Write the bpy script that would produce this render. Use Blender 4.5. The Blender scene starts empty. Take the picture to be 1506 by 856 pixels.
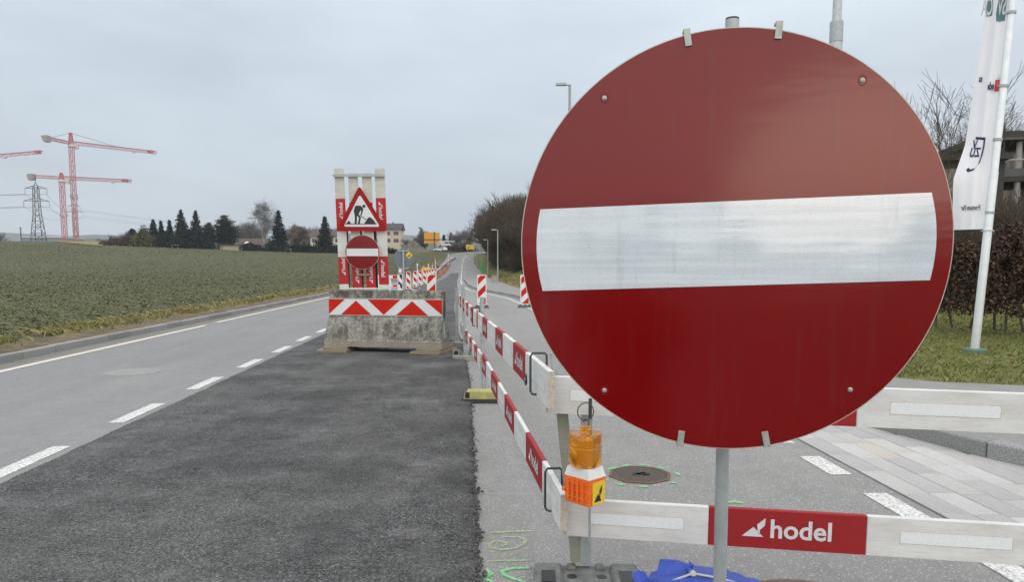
import bpy, math, random
import numpy as np
from mathutils import Vector, Matrix, Euler
random.seed(7); RNG = np.random.default_rng(7)
R = math.radians
scn = bpy.context.scene
col = scn.collection

# ------------------------------------------------------------------ camera
FPX, CX, CY, HZ = 1088.0, 753.0, 490.0, 390.0        # focal length, principal point, horizon (photo pixels)
PITCH = math.atan((CY - HZ) / FPX); YAW = R(-3.04); EYE = Vector((0, 0, 1.6))
cd = bpy.data.cameras.new('camera'); cam = bpy.data.objects.new('camera', cd); col.objects.link(cam)
cam.location = EYE; cam.rotation_euler = (R(90) - PITCH, 0, YAW)
cd.sensor_width = 36; cd.lens = 36 * FPX / 1506; cd.shift_y = (CY - 428) / 1506; cd.clip_end = 12000; cd.clip_start = .05
scn.camera = cam
# ------------------------------------------------------------------ sky and sun (overcast, weak low sun behind the camera)
SUN_EL, SUN_AZ = R(3.2), R(173)                        # azimuth clockwise from +Y: behind the camera
SKY = 1.0
w = bpy.data.worlds.new('World'); scn.world = w; w.use_nodes = True
nt = w.node_tree; nt.nodes.clear()
def N(t, **k):
    n = nt.nodes.new(t)
    for a, b in k.items(): setattr(n, a, b)
    return n
L = nt.links.new
wo = N('ShaderNodeOutputWorld'); bg = N('ShaderNodeBackground'); L(bg.outputs[0], wo.inputs[0])
sky = N('ShaderNodeTexSky'); sky.sky_type = 'NISHITA'; sky.sun_disc = False
sky.sun_elevation = SUN_EL; sky.sun_rotation = SUN_AZ; sky.dust_density = 3
tc = N('ShaderNodeTexCoord'); sp = N('ShaderNodeSeparateXYZ'); L(tc.outputs['Generated'], sp.inputs[0])
# overcast luminance grows towards the zenith
rp = N('ShaderNodeValToRGB'); L(sp.outputs[2], rp.inputs[0]); e = rp.color_ramp.elements
rp.color_ramp.interpolation = 'B_SPLINE'
e[0].position = 0; e[0].color = (.54, .57, .58, 1); e[1].position = 1; e[1].color = (2.1, 2.05, 1.98, 1)
for p_, c_ in ((.15, (.56, .60, .62, 1)), (.32, (.60, .65, .68, 1)), (.5, (.92, .94, .94, 1)), (.72, (1.6, 1.58, 1.54, 1))):
    q = e.new(p_); q.color = c_
# the cloud cover is thinner, so brighter, towards the side where the hidden sun stands
dt = N('ShaderNodeVectorMath', operation='DOT_PRODUCT'); L(tc.outputs['Generated'], dt.inputs[0]); dt.inputs[1].default_value = (math.sin(SUN_AZ), math.cos(SUN_AZ), 0)
sd_ = N('ShaderNodeVectorMath', operation='MULTIPLY_ADD'); L(dt.outputs['Value'], sd_.inputs[0]); sd_.inputs[1].default_value = (.40, .36, .30); sd_.inputs[2].default_value = (1, 1, 1)
mp = N('ShaderNodeMapping'); mp.inputs['Scale'].default_value = (1, 1, 3.2); L(tc.outputs['Generated'], mp.inputs[0])
nz = N('ShaderNodeTexNoise'); nz.inputs['Scale'].default_value = 2.2; nz.inputs['Detail'].default_value = 6; nz.inputs['Roughness'].default_value = .55
L(mp.outputs[0], nz.inputs[0])
r2 = N('ShaderNodeValToRGB'); L(nz.outputs[0], r2.inputs[0]); e = r2.color_ramp.elements
e[0].position = .34; e[0].color = (.92, .92, .935, 1); e[1].position = .64; e[1].color = (1.12, 1.12, 1.11, 1)
mu = N('ShaderNodeMix', data_type='RGBA', blend_type='MULTIPLY'); mu.inputs[0].default_value = 1
m0 = N('ShaderNodeMix', data_type='RGBA', blend_type='MULTIPLY'); m0.inputs[0].default_value = 1; L(rp.outputs[0], m0.inputs[6]); L(sd_.outputs[0], m0.inputs[7])
L(m0.outputs[2], mu.inputs[6]); L(r2.outputs[0], mu.inputs[7])
sc_ = N('ShaderNodeMix', data_type='RGBA', blend_type='MULTIPLY'); sc_.inputs[0].default_value = 1
L(sky.outputs[0], sc_.inputs[6]); sc_.inputs[7].default_value = (.1, .1, .1, 1)
mx = N('ShaderNodeMix', data_type='RGBA'); mx.inputs[0].default_value = .93
L(sc_.outputs[2], mx.inputs[6]); L(mu.outputs[2], mx.inputs[7]); L(mx.outputs[2], bg.inputs[0])
bg.inputs[1].default_value = SKY
sd = bpy.data.lights.new('sun', 'SUN'); sun = bpy.data.objects.new('sun', sd); col.objects.link(sun)
sd.energy = .13; sd.angle = R(19); sd.color = (1, .80, .62)
sdir = Vector((math.sin(SUN_AZ) * math.cos(SUN_EL), math.cos(SUN_AZ) * math.cos(SUN_EL), math.sin(SUN_EL)))
sun.rotation_euler = sdir.to_track_quat('Z', 'Y').to_euler(); sun.location = (20, -40, 30)
vs = scn.view_settings; vs.view_transform = 'Standard'; vs.look = 'None'; vs.exposure = .8; vs.gamma = 1
scn.render.engine = 'CYCLES'; scn.cycles.max_bounces = 8; scn.cycles.transparent_max_bounces = 8

# ------------------------------------------------------------------ pixel -> place helpers
F0 = Vector((-math.sin(YAW), math.cos(YAW), 0)); RT = Vector((math.cos(YAW), math.sin(YAW), 0)); UPZ = Vector((0, 0, 1))
FW = F0 * math.cos(PITCH) - UPZ * math.sin(PITCH); UP = F0 * math.sin(PITCH) + UPZ * math.cos(PITCH)
def ray(px, py): return FW + RT * ((px - CX) / FPX) + UP * ((CY - py) / FPX)
def P(px, py, h=0.0):
    d = ray(px, py); return EYE + d * ((h - EYE.z) / d.z)
def at(px, py, D):
    d = ray(px, py); return EYE + d * (D / d.dot(F0))

# ------------------------------------------------------------------ materials
MATS = {}
class NT:
    def __init__(s, name):
        m = bpy.data.materials.new(name); m.use_nodes = True; s.m = m; s.t = m.node_tree
        s.b = s.t.nodes['Principled BSDF']; s.c = s.n('ShaderNodeTexCoord').outputs['Object']; MATS[name] = m
    def n(s, t, **k):
        x = s.t.nodes.new(t)
        for a, b in k.items(): setattr(x, a, b)
        return x
    def l(s, a, b): s.t.links.new(a, b)
    def noise(s, scale, det=4, rough=.55, vec=None, stretch=None):
        x = s.n('ShaderNodeTexNoise'); x.inputs['Scale'].default_value = scale; x.inputs['Detail'].default_value = det; x.inputs['Roughness'].default_value = rough
        v = vec or s.c
        if stretch:
            mpn = s.n('ShaderNodeMapping'); mpn.inputs['Scale'].default_value = stretch; s.l(v, mpn.inputs[0]); v = mpn.outputs[0]
        s.l(v, x.inputs[0]); return x.outputs[0]
    def voro(s, scale, feat='F1', out=0):
        x = s.n('ShaderNodeTexVoronoi', feature=feat); x.inputs['Scale'].default_value = scale; s.l(s.c, x.inputs[0]); return x.outputs[out]
    def ramp(s, f, stops):
        x = s.n('ShaderNodeValToRGB'); el = x.color_ramp.elements
        for i, (p, c) in enumerate(stops):
            if isinstance(c, (int, float)): c = (c, c, c)
            k = el[i] if i < 2 else el.new(p)
            k.position = p; k.color = (*c[:3], 1)
        s.l(f, x.inputs[0]); return x.outputs[0]
    def mix(s, f, a, b, blend='MIX'):
        x = s.n('ShaderNodeMix', data_type='RGBA', blend_type=blend)
        for i, v in ((0, f), (6, a), (7, b)):
            if isinstance(v, (int, float)): x.inputs[i].default_value = v if i == 0 else (v, v, v, 1)
            elif isinstance(v, tuple): x.inputs[i].default_value = (*v[:3], 1)
            else: s.l(v, x.inputs[i])
        return x.outputs[2]
    def base(s, v):
        if isinstance(v, tuple): s.b.inputs['Base Color'].default_value = (*v[:3], 1)
        else: s.l(v, s.b.inputs['Base Color'])
    def set(s, **k):
        nm = dict(rough='Roughness', metal='Metallic', coat='Coat Weight', coatr='Coat Roughness', trans='Transmission Weight', spec='Specular IOR Level', ior='IOR', alpha='Alpha', sss='Subsurface Weight')
        for a, v in k.items():
            i = s.b.inputs[nm[a]]
            if isinstance(v, (int, float)): i.default_value = v
            else: s.l(v, i)
    def bump(s, h, st=.3, dist=.01, inp='Normal', prev=None):
        x = s.n('ShaderNodeBump'); x.inputs['Strength'].default_value = st; x.inputs['Distance'].default_value = dist
        s.l(h, x.inputs['Height'])
        if prev: s.l(prev, x.inputs['Normal'])
        s.l(x.outputs[0], s.b.inputs[inp]); return x.outputs[0]
    def rnd(s): return s.n('ShaderNodeObjectInfo').outputs['Random']

def simple(name, c1, c2=None, scale=8, rough=.6, bump=0, bscale=60, metal=0, spec=.5, rand=0, stretch=None, dist=.003):
    t = NT(name); c2 = c2 or tuple(x * .8 for x in c1)
    f = t.noise(scale, 5, .6, stretch=stretch); cc = t.ramp(f, ((.3, c2), (.7, c1)))
    if rand:
        v = t.ramp(t.rnd(), ((0, 1 - rand), (1, 1 + rand))); cc = t.mix(1, cc, v, 'MULTIPLY')
    t.base(cc); t.set(rough=rough, metal=metal, spec=spec)
    if bump: t.bump(t.noise(bscale, 5, .6, stretch=stretch), bump, dist)
    return t.m

def asphalt(name, base, dark, light, flecks, patch_c=.12, chip=85, bst=.4, bd=.006, big=.35):
    t = NT(name)
    fine = t.noise(150, 3, .7); blot = t.noise(big, 5, .6); mid = t.noise(4.5, 4, .6)
    c = t.ramp(fine, ((.3, dark), (.68, base)))
    c = t.mix(1, c, t.ramp(blot, ((.25, 1 - patch_c), (.75, 1 + patch_c))), 'MULTIPLY')
    c = t.mix(1, c, t.ramp(mid, ((.3, .93), (.7, 1.06))), 'MULTIPLY')
    c = t.mix(1, c, t.ramp(t.noise(1.3, 5, .6, stretch=(1, .04, 1)), ((.3, .92), (.7, 1.07))), 'MULTIPLY'); cr_ = t.noise(.8, 8, .8, stretch=(1, .5, 1)); c = t.mix(t.ramp(cr_, ((.495, 0), (.5, .28), (.505, 0))), c, dark)
    vc = t.voro(chip, 'F1', 1); s2 = t.n('ShaderNodeSeparateColor'); t.l(vc, s2.inputs[0])
    m = t.ramp(s2.outputs[0], ((1 - flecks, 0), (1 - flecks + .03, 1)))
    c = t.mix(m, c, light); t.base(c); t.set(rough=.93, spec=.16)
    d = t.voro(chip, 'F1', 0)
    n1 = t.bump(d, bst, bd); t.bump(fine, bst * .5, bd * .5, prev=n1)
    return t.m
asphalt('asphalt_left', (.25, .251, .254), (.185, .187, .19), (.32, .33, .34), .06, .07, 120, .15)
asphalt('asphalt_old', (.29, .288, .282), (.19, .19, .187), (.42, .415, .40), .08, .1, 130, .3)
asphalt('asphalt_walk', (.27, .265, .26), (.2, .2, .195), (.38, .37, .36), .05, .08, 110, .2)
# coarse new asphalt: real grains, greyer where the binder film is dusty
t = NT('asphalt_new'); g = t.voro(85, 'F1', 0); g2 = t.voro(26, 'F1', 0); blot = t.noise(.8, 6, .65); fn = t.noise(210, 3, .7); dst = t.noise(.6, 6, .65, stretch=(1, .3, 1)); trk = t.noise(1.6, 5, .6, stretch=(1, .04, 1)); lo = t.noise(5, 6, .75); msk = t.noise(1.5, 7, .72)
c = t.ramp(fn, ((.3, (.10, .10, .10)), (.7, (.19, .19, .19))))
pore = t.ramp(t.noise(78, 4, .75), ((.42, 1), (.53, 0))); rough_z = t.ramp(msk, ((.42, .12), (.58, 1)))
c = t.mix(t.mix(1, pore, rough_z, 'MULTIPLY'), c, (.026, .026, .028))
c = t.mix(1, c, t.ramp(blot, ((.38, .70), (.62, 1.24))), 'MULTIPLY'); c = t.mix(1, c, t.ramp(trk, ((.38, .84), (.62, 1.12))), 'MULTIPLY'); c = t.mix(1, c, t.ramp(lo, ((.38, .80), (.62, 1.16))), 'MULTIPLY')
c = t.mix(t.ramp(dst, ((.47, 0.), (.62, .5))), c, (.135, .134, .13))
sc3 = t.n('ShaderNodeSeparateColor'); t.l(t.voro(85, 'F1', 1), sc3.inputs[0]); c = t.mix(1, c, t.ramp(sc3.outputs[0], ((0, .6), (.5, .97), (1, 1.36))), 'MULTIPLY')
t.base(c); t.set(rough=.78, spec=.3); n1 = t.bump(pore, .8, -.012); n2 = t.bump(g2, .45, .012, prev=n1); t.bump(g, .6, .008, prev=n2)
# paint worn by traffic
def paint(name, c1, worn, amount):
    t = NT(name); f = t.noise(40, 6, .75); c = t.mix(t.ramp(f, ((amount, 1), (amount + .12, 0))), c1, worn)
    t.base(t.mix(1, c, t.ramp(t.noise(3, 4), ((.3, .9), (.7, 1.05))), 'MULTIPLY')); t.set(rough=.7, spec=.3); t.bump(t.voro(95, 'F1', 0), .2, .003); return t.m
paint('road_paint', (.66, .66, .64), (.32, .32, .32), .41); paint('road_paint_yellowish', (.62, .58, .49), (.35, .34, .33), .3)
# field soil with crop colour on top, far away the leaves merge
t = NT('field'); f1 = t.noise(.05, 5, .6, stretch=(1, .5, 1)); f2 = t.noise(2.5, 6, .7); f3 = t.noise(.9, 5, .65, stretch=(1, .3, 1))
c = t.ramp(f2, ((.3, (.082, .07, .048)), (.5, (.086, .09, .046)), (.8, (.104, .118, .055)))); c = t.mix(1, c, t.ramp(f1, ((.3, .8), (.7, 1.15))), 'MULTIPLY')
c = t.mix(t.ramp(f3, ((.55, 0), (.8, .35))), c, (.085, .07, .045)); t.base(c); t.set(rough=.95, spec=.15); t.bump(f2, .6, .05)
t = NT('verge_soil'); f1 = t.noise(3, 6, .7); c = t.ramp(f1, ((.3, (.06, .045, .032)), (.5, (.15, .12, .085)), (.62, (.19, .16, .08)), (.8, (.1, .11, .04)))); t.base(c); t.set(rough=.95, spec=.15); t.bump(t.noise(30, 5, .7), .8, .03)
t = NT('lawn'); f1 = t.noise(1.2, 6, .7); f2 = t.noise(25, 4, .7); c = t.ramp(f1, ((.3, (.09, .125, .035)), (.5, (.15, .16, .055)), (.7, (.2, .15, .08)))); t.base(t.mix(1, c, t.ramp(f2, ((.3, .6), (.7, 1.3))), 'MULTIPLY')); t.set(rough=.95, spec=.15); t.bump(f2, .8, .03)
simple('dry_grass_field', (.26, .22, .09), (.17, .15, .07), 2, .95, spec=.1)
def foliage(name, c1, c2, c3=None, scale=.9, rough=.8):
    t = NT(name); f = t.noise(scale, 4, .6); g = t.n('ShaderNodeNewGeometry').outputs['Random Per Island']
    st = [(0, c2), (.6, c1)] + ([(1, c3)] if c3 else [])
    c = t.ramp(g, st); t.base(t.mix(1, c, t.ramp(f, ((.3, .75), (.7, 1.2))), 'MULTIPLY')); t.set(rough=rough, spec=.06); return t.m
foliage('crop_leaf', (.098, .115, .05), (.062, .068, .032), (.21, .205, .125), .25)
foliage('straw_grass', (.25, .22, .10), (.13, .145, .045), (.40, .34, .18), 1.2)
foliage('lawn_grass', (.15, .175, .05), (.09, .125, .03), (.36, .29, .14), 1.5)
foliage('needle_dark', (.020, .029, .023), (.011, .016, .013), (.030, .042, .030), .25)
foliage('needle_blue', (.024, .034, .031), (.013, .019, .018), (.035, .048, .042), .25)
foliage('needle_green', (.028, .045, .022), (.015, .024, .013), (.045, .06, .03), .25)
foliage('beech_leaf', (.10, .066, .048), (.05, .036, .028), (.18, .12, .085), .7)
foliage('bush_olive', (.12, .115, .055), (.07, .065, .035), (.17, .155, .07), .3)
foliage('bush_brown', (.085, .065, .048), (.05, .04, .032), (.12, .095, .065), .3)
foliage('twig_dark', (.105, .085, .066), (.062, .052, .043), (.15, .125, .09), .3)
foliage('twig_grey', (.20, .185, .18), (.13, .12, .115), (.27, .25, .24), .3)
foliage('twig_pale', (.24, .215, .17), (.15, .13, .10), (.3, .27, .21), .3)
simple('bark', (.09, .075, .06), (.05, .042, .035), 6, .9, .6, 20, dist=.02); simple('bark_birch', (.5, .48, .44), (.2, .18, .16), 3, .8)
# sign sheeting
def sheeting(name, c1, cr=.13, coat=1.0, hexs=True, wav=.045):
    t = NT(name); f = t.noise(3, 5, .6); c = t.mix(1, c1, t.ramp(f, ((.3, .93), (.7, 1.05))), 'MULTIPLY')
    if hexs:
        v = t.voro(260, 'DISTANCE_TO_EDGE', 0); c = t.mix(1, c, t.ramp(v, ((.0, .86), (.12, 1.03))), 'MULTIPLY')
    if name == 'sign_white': c = t.mix(1, c, t.ramp(t.noise(4, 3, .6, stretch=(.6, 1, 22)), ((.35, .90), (.65, 1.05))), 'MULTIPLY')  # horizontal tone bands painted in for rippled reflections on the bar
    sc = t.noise(9, 8, .8, stretch=(1, 1, 12)); c = t.mix(t.ramp(sc, ((.66, 0), (.72, .16))), c, (.5, .42, .40)); c = t.mix(t.ramp(t.noise(5, 7, .75, stretch=(6, 1, .5)), ((.56, 0), (.72, .22))), c, (.07, .055, .05))
    t.base(c); t.set(rough=.6, coat=coat, coatr=cr, spec=0.)
    t.b.inputs['Coat IOR'].default_value = 1.8 if name == 'sign_white' else 1.5
    b = t.bump(t.noise(2.2, 3, .5, stretch=(1, 1, 5)), wav, .02, 'Coat Normal'); t.bump(t.noise(34, 4, .6, stretch=(1, 1, 2.5)), wav * .8, .002, 'Coat Normal', prev=b)
    return t.m
sheeting('sign_red', (.178, .002, .003), .13, hexs=False); sheeting('sign_white', (.65, .71, .77), .06, 1.0); sheeting('sheet_red', (.30, .012, .014), .3, .25, False); sheeting('sheet_bright_red', (.50, .02, .012), .35, .2, False)
sheeting('sheet_white', (.66, .68, .7), .4, .2, True); simple('sign_edge', (.6, .52, .45), None, 20, .5)
simple('galvanised', (.42, .455, .465), (.31, .34, .35), 25, .45, .15, 60, .35); simple('dark_steel', (.075, .08, .085), (.05, .05, .052), 20, .5, .2, 80, .5); simple('clip_metal', (.48, .5, .47), (.33, .36, .32), 60, .5, .3, 90, .5)
simple('lamp_pole', (.34, .36, .36), (.27, .28, .29), 12, .5, 0, metal=.4); simple('aluminium_pole', (.66, .69, .70), (.55, .58, .6), 9, .4, 0, metal=.3)
# painted timber, dirty and scratched
def timber(name, c1, dirt, amt=.62, gr=.35):
    t = NT(name); g = t.noise(14, 6, .7, stretch=(.5, 6, 14)); d = t.noise(5, 7, .75, stretch=(.6, 2, 2)); sc = t.noise(16, 8, .8, stretch=(.35, 3, 9))
    c = t.mix(1, c1, t.ramp(g, ((.3, 1 - gr * .35), (.7, 1.04))), 'MULTIPLY'); c = t.mix(t.ramp(d, ((amt - .12, 0), (amt + .2, .75))), c, dirt)
    c = t.mix(t.ramp(sc, ((.66, 0), (.70, .7))), c, tuple(x * .55 for x in dirt)); t.base(c); t.set(rough=.6, spec=.3); t.bump(g, .25, .003); return t.m
timber('timber_white', (.665, .667, .66), (.43, .41, .38), .55); timber('timber_white_worn', (.64, .63, .58), (.40, .38, .31), .5, .8); timber('timber_red', (.30, .014, .018), (.18, .03, .03), .68)
timber('timber_bright_red', (.42, .02, .024), (.3, .06, .06), .7); timber('timber_raw', (.30, .25, .18), (.14, .12, .09), .5, .9); timber('timber_mossy', (.30, .30, .27), (.22, .24, .13), .52, .9)
simple('end_grain', (.62, .59, .53), (.36, .28, .22), 110, .9, .6, 60); simple('logo_white', (.66, .65, .68), (.56, .55, .58), 30, .5)
simple('reflective_strip', (.76, .78, .79), (.66, .69, .71), 70, .35, .1, 90); simple('mark_black', (.012, .012, .013), (.02, .02, .02), 20, .5); simple('sticker_yellow', (.78, .55, .03), (.68, .48, .03), 20, .45)
t = NT('amber_lens'); t.base(t.ramp(t.noise(6, 4, .6), ((.3, (.86, .34, .012)), (.7, (.95, .45, .03))))); t.set(rough=.08, trans=.82, coat=.5, coatr=.1)
simple('orange_plastic', (.85, .17, .02), (.74, .13, .015), 15, .45); simple('white_plastic', (.72, .73, .72), (.62, .63, .62), 12, .4); simple('rubber_grey', (.18, .185, .18), (.09, .092, .09), 18, .8, .4, 60)
simple('rubber_black', (.045, .045, .045), (.03, .03, .03), 18, .85, .4, 60); simple('base_yellow', (.50, .47, .14), (.27, .26, .13), 14, .7, .3, 50); simple('base_pale', (.36, .36, .30), (.16, .16, .13), 14, .8, .3, 50)
t = NT('blue_tarp'); t.base(t.ramp(t.noise(8, 5, .6), ((.3, (.010, .042, .30)), (.7, (.018, .068, .46))))); t.set(rough=.42, coat=.2, coatr=.3); t.bump(t.noise(26, 5, .65, stretch=(1, 2.5, 1)), .6, .015)
simple('jacket_dark', (.03, .032, .038), None, 9, .8); simple('rope', (.56, .55, .50), (.36, .35, .31), 120, .85, .8, 220)
# concrete, lichen-dark and pitted
t = NT('barrier_concrete'); v = t.noise(24, 8, .8); d = t.noise(5.5, 7, .72, stretch=(1, 1, .4)); sp_ = t.n('ShaderNodeSeparateXYZ'); t.l(t.c, sp_.inputs[0])
c = t.ramp(v, ((.3, (.08, .08, .07)), (.5, (.27, .265, .235)), (.72, (.46, .45, .40)))); c = t.mix(t.ramp(d, ((.46, 0), (.58, .8))), c, (.10, .097, .08)); c = t.mix(t.ramp(t.noise(11, 6, .7), ((.55, 0), (.68, .7))), c, (.42, .40, .34))
c = t.mix(t.ramp(sp_.outputs[2], ((.16, .9), (.24, 0))), c, (.32, .30, .245)); c = t.mix(t.ramp(t.mix(.5, sp_.outputs[2], d), ((.74, 0), (.84, .75))), c, (.075, .072, .06))
t.base(t.mix(1, c, t.ramp(v, ((.35, .75), (.7, 1.15))), 'MULTIPLY')); t.set(rough=.95, spec=.2); t.bump(v, .9, .02)
simple('green_concrete', (.13, .21, .17), (.09, .15, .12), 12, .85, .3, 50); simple('concrete', (.36, .35, .33), (.24, .235, .22), 9, .9, .4, 60); simple('concrete_cover', (.27, .27, .265), (.22, .22, .215), 14, .9, .3, 60)
t = NT('granite'); v = t.noise(75, 4, .8); c = t.ramp(v, ((.35, (.11, .112, .114)), (.5, (.24, .243, .245)), (.68, (.38, .38, .38)))); c = t.mix(1, c, t.ramp(t.rnd(), ((0, .85), (1, 1.12))), 'MULTIPLY'); t.base(c); t.set(rough=.85, spec=.3); t.bump(v, .6, .01); t.bump(t.noise(22, 4), .4, .02)
t = NT('paver_stone'); v = t.noise(95, 4, .8); c = t.ramp(v, ((.3, (.33, .325, .315)), (.55, (.43, .425, .42)), (.75, (.54, .535, .53)))); c = t.mix(1, c, t.ramp(t.rnd(), ((0, (.86, .86, .88)), (.5, (1.0, .99, .99)), (.85, (1.14, 1.14, 1.15)), (1, (1.1, 1.04, .92)))), 'MULTIPLY'); c = t.mix(1, c, t.ramp(t.noise(3, 5, .6), ((.3, .88), (.7, 1.08))), 'MULTIPLY'); t.base(c); t.set(rough=.85, spec=.25); t.bump(v, .4, .006)
asphalt('gutter_dirt', (.23, .215, .19), (.16, .15, .135), (.33, .32, .3), .08, .18, 110, .3)
simple('joint_sand', (.15, .14, .13), (.10, .095, .09), 60, .95)
simple('iron_cover', (.11, .085, .07), (.065, .055, .048), 35, .75, .4, 80, .4); simple('iron_frame', (.20, .125, .09), (.12, .08, .06), 35, .8, .3, 80, .3)
t = NT('spray_green'); f = t.noise(70, 5, .75); t.base((.22, .62, .27)); t.set(rough=.9, spec=.1, alpha=t.ramp(f, ((.33, .25), (.58, .95))))
t = NT('spray_pale'); f = t.noise(70, 5, .75); t.base((.42, .55, .28)); t.set(rough=.9, spec=.1, alpha=t.ramp(f, ((.36, .1), (.62, .75))))
simple('crane_red', (.52, .17, .17), (.46, .13, .13), 1, .6); simple('crane_white', (.68, .60, .60), None, 1, .6); simple('pylon_grey', (.075, .085, .09), None, 1, .7); simple('wire_dark', (.12, .13, .14), None, 1, .7)  # crane colours paled pinkish, distance haze painted into them
simple('flag_cloth_logo_teal', (.10, .22, .22), None, 4, .8); simple('logo_navy', (.03, .03, .10), None, 20, .8); simple('logo_red', (.6, .04, .06), None, 20, .8)
t = NT('flag_cloth'); t.base(t.ramp(t.noise(1.2, 4), ((.3, (.80, .80, .84)), (.7, (.86, .86, .89))))); t.set(rough=.85, spec=.1); t.bump(t.noise(3.5, 4, .5, stretch=(1, 1, .25)), .35, .05)
simple('cream_wall', (.56, .48, .38), (.5, .43, .35), 1, .9); simple('white_wall', (.62, .60, .56), (.53, .51, .48), 1, .9); simple('roof_dark', (.055, .055, .06), (.04, .04, .044), 3, .8); simple('roof_brown', (.085, .062, .05), (.065, .048, .04), 3, .85)
simple('window_dark', (.045, .05, .055), (.03, .03, .035), 2, .15); simple('shutter_brown', (.17, .07, .05), None, 3, .7); simple('beige_wall', (.42, .36, .25), (.35, .3, .21), 3, .85); simple('metal_sheet_blue', (.20, .24, .29), None, 1, .6)
simple('timber_dark', (.05, .043, .04), (.034, .03, .028), 5, .8); simple('render_grey', (.105, .105, .11), (.08, .08, .085), 2, .8); simple('column_pale', (.38, .37, .36), None, 3, .7)
simple('orange_board', (.70, .32, .02), (.62, .27, .02), 1, .6); simple('yellow_board', (.78, .55, .06), (.7, .48, .05), 1, .6); simple('car_white', (.72, .73, .75), None, 1, .25); simple('tyre', (.02, .02, .02), None, 10, .8); simple('sign_back_grey', (.17, .20, .225), (.14, .165, .19), 6, .55, 0, metal=.3)
simple('earth_orange', (.30, .12, .06), (.17, .09, .06), 2, .95, .6, 8, dist=.1); simple('earth_grey', (.17, .155, .13), (.1, .09, .075), 1.2, .95, .6, 8, dist=.1); simple('green_plastic', (.03, .36, .10), None, 8, .5); simple('cyan_paint', (.18, .42, .46), (.3, .36, .36), 14, .8); simple('hill_far', (.10, .12, .10), (.07, .09, .08), .004, .95)
simple('loose_stone', (.34, .33, .31), (.08, .08, .08), 9, .9, rand=.4); simple('shutter_lamp_glass', (.5, .52, .54), None, 8, .3)

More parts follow.
